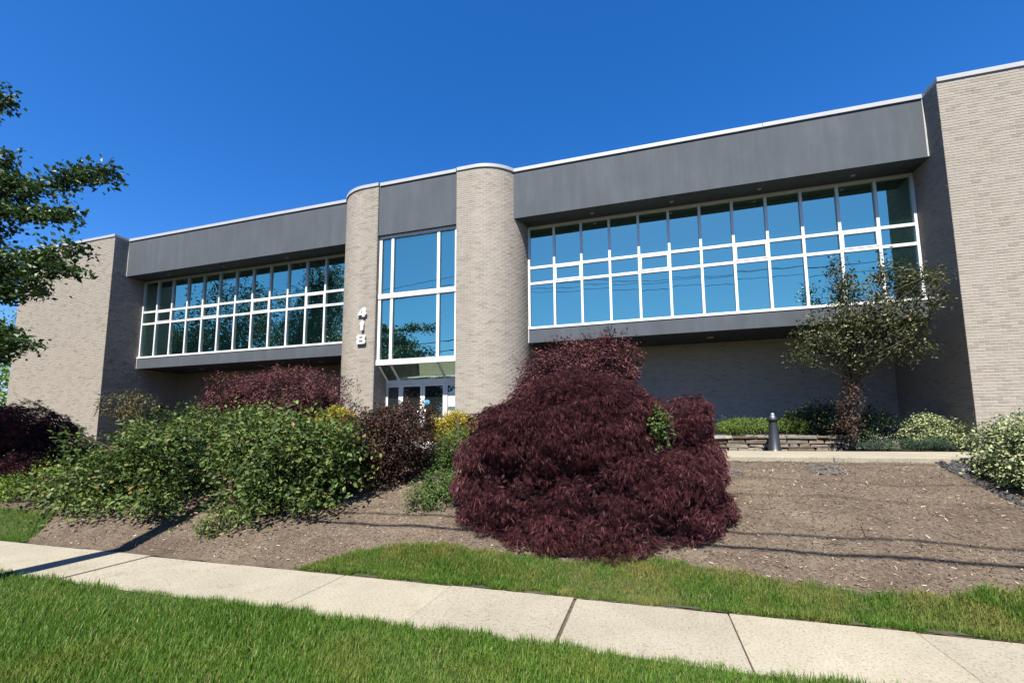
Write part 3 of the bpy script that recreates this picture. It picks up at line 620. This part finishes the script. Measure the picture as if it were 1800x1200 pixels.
shrub('green_bush', 'tall leafy green bush in front of the spreading purple-leaved shrub', 'shrub', tuple(at(400, 800, 7.9)[:2]), [blob(385, 765, 85, 45, 7.9, .8), blob(450, 755, 70, 36, 8.0, .7), blob(320, 760, 45, 36, 8.0, .6), blob(530, 770, 60, 28, 7.9, .6)], 700, 22, .115, .090, 'rose', LEAF_V, 30, .014, noise=1.0, shell=.85)
shrub('green_sprout', 'small separate leafy sprout on the mulch at the pavement edge', 'shrub', tuple(at(395, 940, 5.65)[:2]), [blob(395, 920, 38, 30, 5.65, .3), blob(375, 940, 30, 16, 5.6, .25)], 170, 9, .05, .055, 'rose', LEAF_V, 10, .007)
shrub('lime_shrub', 'low lime green spreading shrub beside the small grass patch', 'shrub', tuple(at(50, 870, 6.5)[:2]), [blob(55, 858, 75, 30, 6.5, .6), blob(130, 815, 60, 24, 7.3, .6), blob(0, 870, 60, 26, 6.4, .5)], 1500, 12, .05, .05, 'lime', LEAF_V, 8, .01, up=1.0)
shrub('golden_shrub', 'low golden yellow shrub at the foot of the numbered pillar', 'shrub', tuple(at(588, 745, 10.2)[:2])+(WZ-.1,), [blob(588, 746, 34, 24, 10.2, .5)], 800, 12, .04, .05, 'gold', LEAF_V, 5, .01)
shrub('golden_shrub', 'low golden yellow shrub beside the weeping maple and wooden stake', 'shrub', tuple(at(805, 760, 9.6)[:2])+(WZ-.1,), [blob(804, 756, 34, 34, 9.6, .5)], 1000, 12, .04, .045, 'gold', LEAF_V, 5, .01)
shrub('green_shrub', 'mid green glossy shrub below the golden shrub beside the maple', 'shrub', tuple(at(795, 825, 8.4)[:2]), [blob(800, 790, 34, 38, 8.5, .5), blob(775, 800, 30, 26, 8.3, .4)], 560, 12, .05, .045, 'green', LEAF_V, 8, .01, up=1.0)
shrub('green_shrub', 'low layered green shrub tucked against the foot of the weeping maple', 'shrub', tuple(at(758, 915, 6.75)[:2]), [blob(765, 880, 42, 36, 6.8, .45), blob(780, 850, 30, 24, 7.0, .4)], 600, 12, .045, .042, 'green', LEAF_V, 8, .01, up=1.1)
shrub('green_sprout', 'pale green leafy shoots poking out of the weeping maple', 'shrub', tuple(at(1160, 790, 6.75)[:2]), [blob(1158, 745, 20, 26, 6.55, .10), blob(1162, 775, 16, 16, 6.5, .10)], 46, 8, .035, .06, 'green', LEAF_V, 5, .006)
# planting in front of the recessed wall on the right
shrub('juniper', 'bright green spreading juniper on top of the dry stone wall', 'shrub', (2.4, 13.7, -.15), [blob(1330, 748, 65, 13, 13.4, .5), blob(1390, 748, 28, 12, 13.4, .4), blob(1290, 752, 30, 13, 13.3, .4)], 1100, 12, .05, .07, 'juniper', NEED_V, 4, .01, up=.9, flat=.5)
shrub('variegated_shrub', 'white-edged green shrub behind the bollard end of the stone wall', 'shrub', (4.0, 13.8, -.3), [blob(1425, 740, 40, 30, 13.6, .5), blob(1400, 738, 25, 18, 13.6, .4)], 420, 12, .06, .055, 'dark_varie', LEAF_V, 6, .012)
shrub('variegated_shrub', 'dark green white-flecked shrub directly behind the small tree trunk', 'shrub', (5.2, 13.6, -.4), [blob(1535, 752, 36, 34, 13.4, .5), blob(1455, 745, 30, 34, 13.5, .5), blob(1500, 760, 40, 25, 13.3, .4)], 640, 12, .06, .055, 'dark_varie', LEAF_V, 6, .012)
shrub('variegated_shrub', 'pale variegated shrub below the shaded return of the right wing', 'shrub', (6.05, 12.9, WZ), [blob(1632, 757, 44, 28, 12.8, .45), blob(1610, 768, 24, 20, 12.7, .35), blob(1655, 775, 26, 14, 12.7, .3)], 800, 12, .05, .048, 'variegated', LEAF_V, 8, .012)
shrub('variegated_shrub', 'big round pale variegated shrub in front of the right wing wall', 'shrub', tuple(at(1800, 835, 8.1)[:2]), [blob(1805, 790, 66, 52, 8.1, .75), blob(1790, 820, 50, 34, 7.9, .6), blob(1850, 780, 60, 55, 8.2, .7)], 1900, 12, .055, .048, 'variegated', LEAF_V, 10, .012)
shrub('blue_juniper', 'low blue-green creeping juniper at the edge of the walkway by the tree', 'shrub', (5.2, 12.35, WZ), [blob(1568, 781, 44, 9, 12.3, .3), blob(1530, 783, 22, 6, 12.2, .25)], 300, 12, .04, .05, 'blue_juniper', NEED_V, 0, flat=.5)
shrub('blue_juniper', 'low blue-green creeping juniper under the pale variegated shrub', 'shrub', (5.75, 12.2, WZ), [blob(1640, 780, 30, 9, 12.15, .25)], 220, 12, .04, .05, 'blue_juniper', NEED_V, 0, flat=.5)
shrub('rhododendron', 'small sparse olive-leaved shrub against the shaded left return wall', 'shrub', tuple(at(230, 760, 11.0)[:2])+(WZ-.1,), [blob(222, 712, 42, 22, 11.0, .5), blob(235, 735, 26, 20, 11.0, .4)], 130, 10, .09, .14, 'rhodo', LANCE_V, 10, .02, shell=.5)

# small ornamental tree in front of the right-hand recess
def tree(name, label, base, tr_top, r0, blobs, n_tips, per, spread, size, leaf, n_limb, group=None, tv=LEAF_V, shell=.7, bark='bark', noise=.8, limb_r=.35):
    base = np.array(base, float); root = empty(name, base); tag(root, label, 'tree', group)
    P, U = tips_in(blobs, n_tips, shell); a = clump_leaves(P, U, per, spread, size, .6, .4, noise)
    scatter('crown', L[leaf], *a, tv=tv, parent=root, origin=base)
    tp = np.array(tr_top, float); mb = MB(); n = 7
    mb.tube([(base*(1-i/n)+tp*(i/n)-base+np.array([.04*math.sin(i*1.7), .04*math.cos(i*2.1), -.1 if i == 0 else 0])) for i in range(n+1)], [r0*(1.25 if i == 0 else 1-.55*i/n) for i in range(n+1)], 10)
    idx = rng.choice(len(P), min(n_limb, len(P)), replace=False)
    for i in idx:
        q = P[i]; s = rng.uniform(.45, 1.0); st_ = base*(1-s)+tp*s; m = (st_+q)/2+np.array([0, 0, .08*np.linalg.norm(q-st_)])+rng.normal(0, .06, 3)*np.linalg.norm(q-st_)
        rr = r0*limb_r*rng.uniform(.5, 1); mb.tube([st_-base, m-base, q-base], [rr, rr*.6, rr*.18], 5)
    mb.build('trunk', M[bark], root, smooth=True); return root
tr = tree('ornamental_tree', 'small sparse bronze-green tree between the stone wall and right wing', (at(1497, 790, 12.45)[0], 12.45, WZ-.02), at(1500, 560, 12.45), .065,
     [blob(1505, 565, 85, 62, 12.4, .8), blob(1445, 600, 55, 45, 12.3, .6), blob(1575, 575, 62, 45, 12.2, .6), blob(1480, 500, 24, 40, 12.5, .35), blob(1560, 490, 22, 40, 12.4, .35), blob(1635, 490, 32, 22, 11.9, .3), blob(1640, 535, 30, 20, 11.9, .3), blob(1605, 620, 30, 18, 12.0, .3), blob(1410, 625, 20, 16, 12.1, .25), blob(1520, 630, 50, 30, 12.4, .5), blob(1600, 500, 25, 45, 12.3, .3)],
     500, 20, .095, .080, 'crab', 120, tv=LEAF_V, shell=.8)
P_, U_ = tips_in([blob(1492, 720, 26, 40, 12.4, .3), blob(1500, 680, 26, 24, 12.4, .3), blob(1490, 750, 26, 16, 12.3, .25)], 110, .8)
scatter('sucker_foliage', L['crab_red'], *clump_leaves(P_, U_, 12, .07, .06), parent=tr, origin=tr.location)

# street tree whose branches reach in from the left, and the next one down the verge
def street_tree(name, label, base, height, branches, n_fill, group, fill):
    base = np.array(base, float); root = empty(name, base); tag(root, label, 'tree', group)
    mb = MB(); top = base+np.array([0, 0, height]); mb.tube([(0, 0, -.1), (.02, .03, height*.3), (-.03, .05, height*.65), (0, 0, height)], [.20, .15, .10, .03], 10)
    pos = []; U = []
    for pts, rad in branches:
        pts = [np.array(p, float) for p in pts]
        h0 = np.clip(pts[0][2]-.5, base[2]+1.6, top[2]-.3); st_ = np.array([base[0], base[1], h0]); line = [st_]+pts
        mb.tube([p-base for p in line], [max(.012, .06*(1-i/len(line))) for i in range(len(line))], 6)
        for a, b in zip(pts[:-1], pts[1:]):
            n = max(2, int(np.linalg.norm(b-a)*38)); s = rng.random(n)[:, None]
            q = a*(1-s)+b*s+rng.normal(0, 1, (n, 3))*np.array([rad, rad*1.2, rad*.62]); pos.append(q); U.append(unit(rng.normal(0, 1, (n, 3))+np.array([0, 0, .4])))
    for bl, n in fill:
        p, u = tips_in([bl], n, .75); pos.append(p); U.append(u)
        for i in rng.choice(len(p), 5): mb.tube([np.array([0, 0, np.clip(p[i][2]-.8-base[2], 1.6, height)]), p[i]-base], [.05, .012], 5)
    P = np.concatenate(pos); Uu = np.concatenate(U); a = clump_leaves(P, Uu, 11, .075, .115, .7, .3, .8)
    scatter('crown', L['oak'], *a, parent=root, origin=base); mb.build('trunk', M['bark'], root, smooth=True); return root
def br(Y, *pp): return [at(x, y, Y) for x, y in pp]
TY = 5.6
t1b = (-16.4, 5.5, -1.62)
street_tree('street_tree', 'dark green tree with layered branches reaching past the pale end wall', t1b, 9.5,
    [(br(TY, (-60, 335), (20, 335), (90, 325), (150, 305), (195, 308)), .11), (br(TY, (-60, 320), (10, 285), (15, 265)), .10), (br(TY, (-50, 380), (30, 372), (90, 380), (132, 378)), .07), (br(TY, (-60, 330), (40, 315)), .10),
     (br(TY, (-60, 450), (20, 455), (70, 450), (125, 430)), .13), (br(TY, (-40, 470), (40, 480), (100, 470), (138, 478)), .10), (br(TY, (-40, 520), (30, 515), (80, 500)), .09), (br(TY, (-50, 600), (20, 600), (55, 608)), .06),
     (br(TY, (-60, 585), (10, 580), (22, 590)), .10), (br(TY, (-60, 220), (0, 185), (16, 168)), .09), (br(TY, (-60, 420), (0, 400)), .07), (br(TY, (-60, 480), (10, 490), (20, 500)), .12), (br(TY, (-80, 640), (-10, 620), (10, 625)), .08)], 0, 'street trees beside the pavement',
    [((np.array([-15.9, 4.5, 4.3]), np.array([3.2, 1.6, 2.2])), 2000), ((np.array([-15.6, 5.0, 6.8]), np.array([1.6, 1.0, 1.4])), 500)])
street_tree('street_tree', 'tall dark green street tree farther down the verge, seen mirrored in the left windows', (-21.5, 2.8, -1.75), 13.0, [], 0, 'street trees beside the pavement',
    [((np.array([-21.3, 2.9, 6.4]), np.array([3.0, 1.8, 3.6])), 2600), ((np.array([-20.3, 2.8, 9.6]), np.array([1.6, 1.2, 2.6])), 1000)])
for i, (x, y, h, rr, lab) in enumerate(((-46, -13, 19.5, 6.5, 'tall broad green tree across the road, mirrored in the left windows'), (-57, -14, 15.5, 6.0, 'broad green tree farthest along the road opposite'), (-36, -15, 14.0, 4.5, 'medium green tree across the road beside the tall broad one'), (-22.5, -13, 9.5, 3.4, 'small green tree across the road, mirrored above the entrance'))):
    tree('roadside_tree', lab, (x, y, -1.8), (x, y, h*.7), .32, [(np.array([x, y, h*.52]), np.array([rr, rr*.8, h*.46])), (np.array([x+rr*.4, y, h*.42]), np.array([rr*.7, rr*.6, h*.3])), (np.array([x-rr*.4, y+1, h*.4]), np.array([rr*.7, rr*.6, h*.3]))], 2400, 12, .32, .30, 'far', 20, group='trees across the road', shell=.5)
tree('background_tree', 'light green tree behind the far end of the building', (-38, 19, -.6), (-38, 19, 5), .2, [(np.array([-38, 19, 4.6]), np.array([5.0, 3, 4.2])), (np.array([-35, 18, 2.5]), np.array([3.5, 2.5, 2.6]))], 700, 12, .3, .26, 'lime', 16, shell=.5)

# ------------------------------------------------------------------ dry stone wall, stone by stone
sw = empty('stone_wall', (2.6, 12.9, WZ-.08)); tag(sw, 'low dry stone wall of flat brown and grey stones behind the bollard', 'wall')
o3 = np.array([2.6, 12.9, WZ-.08]); X0, X1 = .9, 4.62
MB().box((X0-o3[0]+.05, -.08, -.02), (X1-o3[0]-.06, .32, .36)).build('core', M['stone_core'], sw)
zc = 0.0
for ci, h in enumerate((.12, .10, .125, .085)):
    x = X0-o3[0]; last = ci == 3
    while x < X1-o3[0]-.05:
        wd = min(rng.uniform(.18, .62)*(1.2 if last else 1), X1-o3[0]-x); hh = h*rng.uniform(.72, 1.0)-.006
        d0 = -.14+rng.normal(0, .012)-(.03 if last else 0); y1 = .10
        j = lambda s=.010: rng.normal(0, s)
        v = [(x+.004, d0+j(), zc+j(.006)), (x+wd-.004, d0+j(), zc+j(.006)), (x+wd-.004, y1, zc), (x+.004, y1, zc), (x+.008+abs(j(.02)), d0+j(), zc+hh+j(.008)), (x+wd-.008-abs(j(.02)), d0+j(), zc+hh+j(.008)), (x+wd-.006, y1, zc+hh), (x+.006, y1, zc+hh)]
        MB().add(v, [(0,3,2,1),(4,5,6,7),(0,1,5,4),(1,2,6,5),(2,3,7,6),(3,0,4,7)]).build('stone', M['stone'], sw, bevel=.012)
        x += wd
    zc += h
# bollard light
bb = np.array([at(1362, 789, 12.3)[0], 12.3, float(WZ-.085)])
bo = empty('bollard_light', bb); tag(bo, 'dark tapered bollard light standing in front of the dry stone wall', 'bollard')
MB().lathe((0, 0, 0), [(.175, 0), (.175, .045), (.15, .07), (.135, .09), (.088, .76), (.09, .775)], 28).build('post', M['dark_bollard'], bo, smooth=True)
MB().lathe((0, 0, .776), [(.10, 0), (.118, .01), (.118, .07), (.10, .085)], 28).build('cap', M['black'], bo, smooth=True)
MB().lathe((0, 0, .862), [(.07, 0), (.07, .02), (.045, .05), (.05, .07), (.042, .10), (.015, .12)], 20).build('finial', M['steel'], bo, smooth=True)
# small things among the planting
sp = at(527, 742, 10.0); se = empty('spotlight', (sp[0], sp[1], -.55)); tag(se, 'small grey garden spotlight on a post beside the purple-leaved shrub', 'spotlight')
h_ = sp[2]+.55
MB().box((-.03, -.03, 0), (.03, .03, h_+.12)).build('post', M['trim'], se, bevel=.004); MB().tube([(.04, -.02, h_+.02), (.16, -.10, h_-.10)], [.05, .065], 10).build('lamp_head', M['black'], se)
ws = at(805, 745, 9.2); we = MB().tube([(0, 0, 0), (.01, 0, ws[2]-float(gz(ws[0], 9.2))+.14)], .045, 8).build('wooden_stake', M['bark'], loc=(ws[0], ws[1], float(gz(ws[0], 9.2))-.02)); tag(we, 'short weathered wooden stake standing in the golden shrub', 'stake')
def rock(name, label, c, r_, mat):
    u = []; n1, n2 = 9, 14; V = []
    for i in range(n1+1):
        for k in range(n2):
            th = math.pi*i/n1; ph = 2*math.pi*k/n2; d = np.array([math.sin(th)*math.cos(ph), math.sin(th)*math.sin(ph), math.cos(th)])
            s = 1+.14*math.sin(d[0]*5+1)+.12*math.sin(d[1]*6+d[2]*4)+.06*math.sin(d[0]*13+d[2]*9); V.append(d*np.array(r_)*s)
    Fc = [(i*n2+k, (i+1)*n2+k, (i+1)*n2+(k+1) % n2, i*n2+(k+1) % n2) for i in range(n1) for k in range(n2)]
    o = mesh_np(name, V, Fc, mat, loc=c); tag(o, label, 'boulder'); return o
bc = at(772, 789, 8.9); rock('boulder', 'white boulder between the bronze bush and glossy green shrub', (bc[0], 8.9, bc[2]-.05), (.33, .25, .16), M['boulder'])
bc = at(735, 800, 8.6); rock('boulder', 'smaller white rock below the white boulder by the bronze bush', (bc[0], 8.6, bc[2]-.02), (.14, .12, .08), M['boulder'])

# torn black landscape fabric on the slope
def fabric(name, label, pix, width, lift, mat, seed, bury=.004):
    r_ = np.random.default_rng(seed); pts = []
    for x, y in pix:
        d = ray(x, y); t = 3.0
        while (d*t)[2] > gz((d*t)[0], (d*t)[1]) and t < 30: t += .01
        pts.append((d*t)[:2])
    pts = np.array(pts); s = np.linspace(0, 1, 44); k = np.linspace(0, 1, len(pts)); cx_ = np.interp(s, k, pts[:, 0]); cy_ = np.interp(s, k, pts[:, 1])
    V = []; m = 7
    for i in range(len(s)):
        t = np.array([cx_[min(i+1, 43)]-cx_[max(i-1, 0)], cy_[min(i+1, 43)]-cy_[max(i-1, 0)]]); t /= np.linalg.norm(t)+1e-9; n = np.array([-t[1], t[0]])
        wd = width*(.35+.65*math.sin(math.pi*min(1, max(0, s[i]*.98+.02)))**.6)*r_.uniform(.8, 1.15)
        for j in range(m):
            q = (j/(m-1)-.5)*wd; X, Y = cx_[i]+n[0]*q, cy_[i]+n[1]*q
            z = float(gz(X, Y))+bury+lift*(j/(m-1))**2*(.5+.5*math.sin(s[i]*9+1))+r_.normal(0, .011); V.append((X+r_.normal(0, .012), Y+r_.normal(0, .012), z))
    i = np.arange(len(s)*m).reshape(len(s), m); Fc = np.stack([i[:-1, :-1], i[:-1, 1:], i[1:, 1:], i[1:, :-1]], -1).reshape(-1, 4)
    o = mesh_np(name, V, Fc, mat, smooth=False); tag(o, label, 'fabric'); sd_ = o.modifiers.new('thickness', 'SOLIDIFY'); sd_.thickness = .006; return o
fabric('landscape_fabric', 'long torn black landscape fabric strip running down beside the big variegated shrub', [(1640, 812), (1680, 832), (1725, 852), (1770, 874), (1800, 890)], .12, .03, M['fabric'], 1)
fabric('landscape_fabric', 'grey worn fabric patch showing through the bare mulch below the walkway', [(1418, 822), (1445, 826), (1482, 825)], .5, .0, M['fabric_grey'], 2, -.004)
fabric('landscape_fabric', 'crumpled black fabric scrap beside the long torn strip', [(1672, 818), (1690, 822), (1712, 836)], .20, .07, M['fabric_grey'], 3)
fabric('landscape_fabric', 'small grey fabric scrap showing on the slope beside the weeping maple', [(1272, 832), (1290, 830), (1305, 834)], .2, .0, M['fabric_grey'], 4, -.004)

# ------------------------------------------------------------------ utility pole and cables along the verge (their shadows and mirror images show)
pe = empty('utility_pole', (-7.62, 2.4, -1.75)); tag(pe, 'wooden utility pole on the verge casting its shadow across the pavement', 'pole')
MB().tube([(0, 0, -.2), (0, 0, 5), (0, 0, 11.2)], [.19, .165, .13], 14).build('post', M['pole'], pe, smooth=True)
MB().box((-.06, -1.1, 10.1), (.06, 1.1, 10.22)).build('crossarm', M['pole'], pe)
for y in (-.95, -.3, .95): MB().lathe((0, y, 10.22), [(.04, 0), (.06, .04), (.04, .08), (.06, .12), (.03, .16)], 10).build('insulator', M['lamp_lens'], pe)
pe2 = empty('utility_pole', (31, 2.4, -1.75)); tag(pe2, 'wooden utility pole farther along the verge, out past the right wing', 'pole')
for ch in list(pe.children):
    o = ch.copy(); C.objects.link(o); o.parent = pe2
for y, z, sag, r_, lab in ((1.45, 8.63, .75, .012, 'thin power cable on the crossarm end over the road'), (2.1, 8.63, .55, .012, 'thin power cable on the crossarm beside the pole top'), (3.35, 8.63, .95, .012, 'thin power cable on the crossarm end over the pavement'),
                           (2.22, 4.75, .50, .032, 'thick bundled telephone cable low on the utility pole'), (2.2, 5.35, .45, .022, 'telephone cable midway up the utility pole')):
    pts = []
    for x in np.linspace(-46.2, 31, 90):
        f = ((x+46.2) % 38.62)/38.62; pts.append((x, y, z-4*sag*f*(1-f)))
    tag(MB().tube(pts, r_, 6).build('cable', M['black']), lab, 'cable', 'cables strung between the utility poles')
pe3 = empty('utility_pole', (-46.24, 2.4, -1.75)); tag(pe3, 'wooden utility pole far down the verge past the end wall', 'pole')
for ch in list(pe.children):
    o = ch.copy(); C.objects.link(o); o.parent = pe3

# ------------------------------------------------------------------ grass and mulch chips
def grass(name, label, xs, ys, length, dz=0.0, mat='grass'):
    n = len(xs); z = gz(xs, ys)+dz
    a = rng.uniform(0, 2*math.pi, n); lean = rng.normal(0, .7, n); patch = .5+.5*np.sin(xs*1.7+np.sin(ys*2.3)*1.4)*np.sin(ys*2.9+xs*.6)
    d = np.stack([np.cos(a)*lean+.08, np.sin(a)*lean, np.ones(n)], 1); nr = np.stack([np.cos(a), np.sin(a), np.zeros(n)], 1)+rng.normal(0, .3, (n, 3))
    ln = length*rng.uniform(.45, 1.25, n)*(.72+.55*patch); rnd = np.clip(rng.normal(.45, .24, n)-.28*(patch-.5), 0, 1); rnd = np.where(rng.random(n) < .035, 1.0, np.minimum(rnd, .95))
    tv = np.array([(0, -.036, 0), (0, .036, 0), (.5, -.03, .06), (.5, .03, .06), (1, 0, .34)])
    o = scatter(name, L[mat], np.stack([xs, ys, z-.008], 1), d, nr, ln, rnd, tv=tv, tf=STR_F); tag(o, label, 'grass', kind='stuff'); return o
n = 230000
xs = rng.uniform(-10.5, 4.2, n*2); ys = rng.uniform(1.88, 3.80, n*2); dist = np.hypot(xs, ys)
ed = 3.755+.03*np.sin(xs*7)+.02*np.sin(xs*17)+rng.normal(0, .012, n*2)
kp = (rng.random(n*2) < np.clip(2.8/np.maximum(dist, 2.2), .32, 1)*.95) & (ys < ed) & (np.abs(np.arctan2(xs, ys)+.293) < 1.02); xs, ys = xs[kp][:n], ys[kp][:n]
grass('grass', 'mown green grass blades covering the verge beside the road', xs, ys, .075)
n = 95000; xs = rng.uniform(-4.4, 5.6, n*2); ys = rng.uniform(4.84, 5.95, n*2); e_ = strip_edge(xs)+rng.normal(0, .028, n*2)+.025*np.sin(xs*9)+.018*np.sin(xs*21+1)
bare = (np.sin(xs*2.7+1.0)*np.sin(xs*6.1) > .45) & (ys < 4.92)
kp = (ys < e_) & ~bare & (ys > 4.85+.014*np.sin(xs*11)+.012*np.sin(xs*23)); grass('grass', 'short yellowish grass blades on the strip below the mulch slope', xs[kp], ys[kp], .066, .012, 'grass_dry')
n = 30000; xs = rng.uniform(-14, -9.7, n); ys = rng.uniform(4.85, 5.95, n); kp = ys < patch_edge(xs)+rng.normal(0, .02, n); grass('grass', 'short grass blades on the patch below the lime green shrub', xs[kp], ys[kp], .065, .012)
BOXC = np.array([(0, -.5, 0), (1, -.5, 0), (1, .5, .08), (0, .5, .08)]); BOXF = np.array([(0, 1, 2), (0, 2, 3)])
n = 62000; xs = rng.uniform(-12, 7.2, n); ys = 5.0+rng.random(n)**1.15*3.95; ok = (ys > np.where(xs > -4.35, strip_edge(np.clip(xs, -4.35, 12))-.02, np.where(xs < -9.75, patch_edge(xs), 4.9))); xs, ys = xs[ok], ys[ok]; n = len(xs)
pos = np.stack([xs, ys, gz(xs, ys)+.006+.006*rng.random(n)], 1); xd = rng.normal(0, 1, (n, 3))*np.array([1, 1, .25])+np.array([0, 0, .08]); nr = np.array([0, -.25, 1])+rng.normal(0, .3, (n, 3))
tvc = np.array([(0, -.13, 0), (1, -.09, .05), (1, .10, .05), (0, .14, 0)])
ch = scatter('mulch_chips', L['chip'], pos, xd, nr, .010+.036*rng.random(n)**1.9, np.clip(rng.normal(.45, .28, n), 0, 1), tv=tvc, tf=BOXF); n2 = 260; x2 = rng.uniform(-8, 7, n2); y2 = rng.uniform(5.9, 8.9, n2); tw_ = scatter('twigs', L['chip'], np.stack([x2, y2, gz(x2, y2)+.010], 1), rng.normal(0, 1, (n2, 3))*np.array([1, .8, .08])+np.array([0, 0, .06]), np.array([0, 0, 1.0])+rng.normal(0, .2, (n2, 3)), .08+.25*rng.random(n2)**2, np.clip(rng.normal(.2, .15, n2), 0, 1), tv=np.array([(0, -.018, 0), (1, -.012, .03), (1, .012, .03), (0, .018, 0)]), tf=BOXF); tag(tw_, 'thin dry twigs lying about on the bare slope', 'twigs', kind='stuff')
tag(ch, 'scattered wood chips and dry leaf litter over the bare slope', 'mulch', kind='stuff')
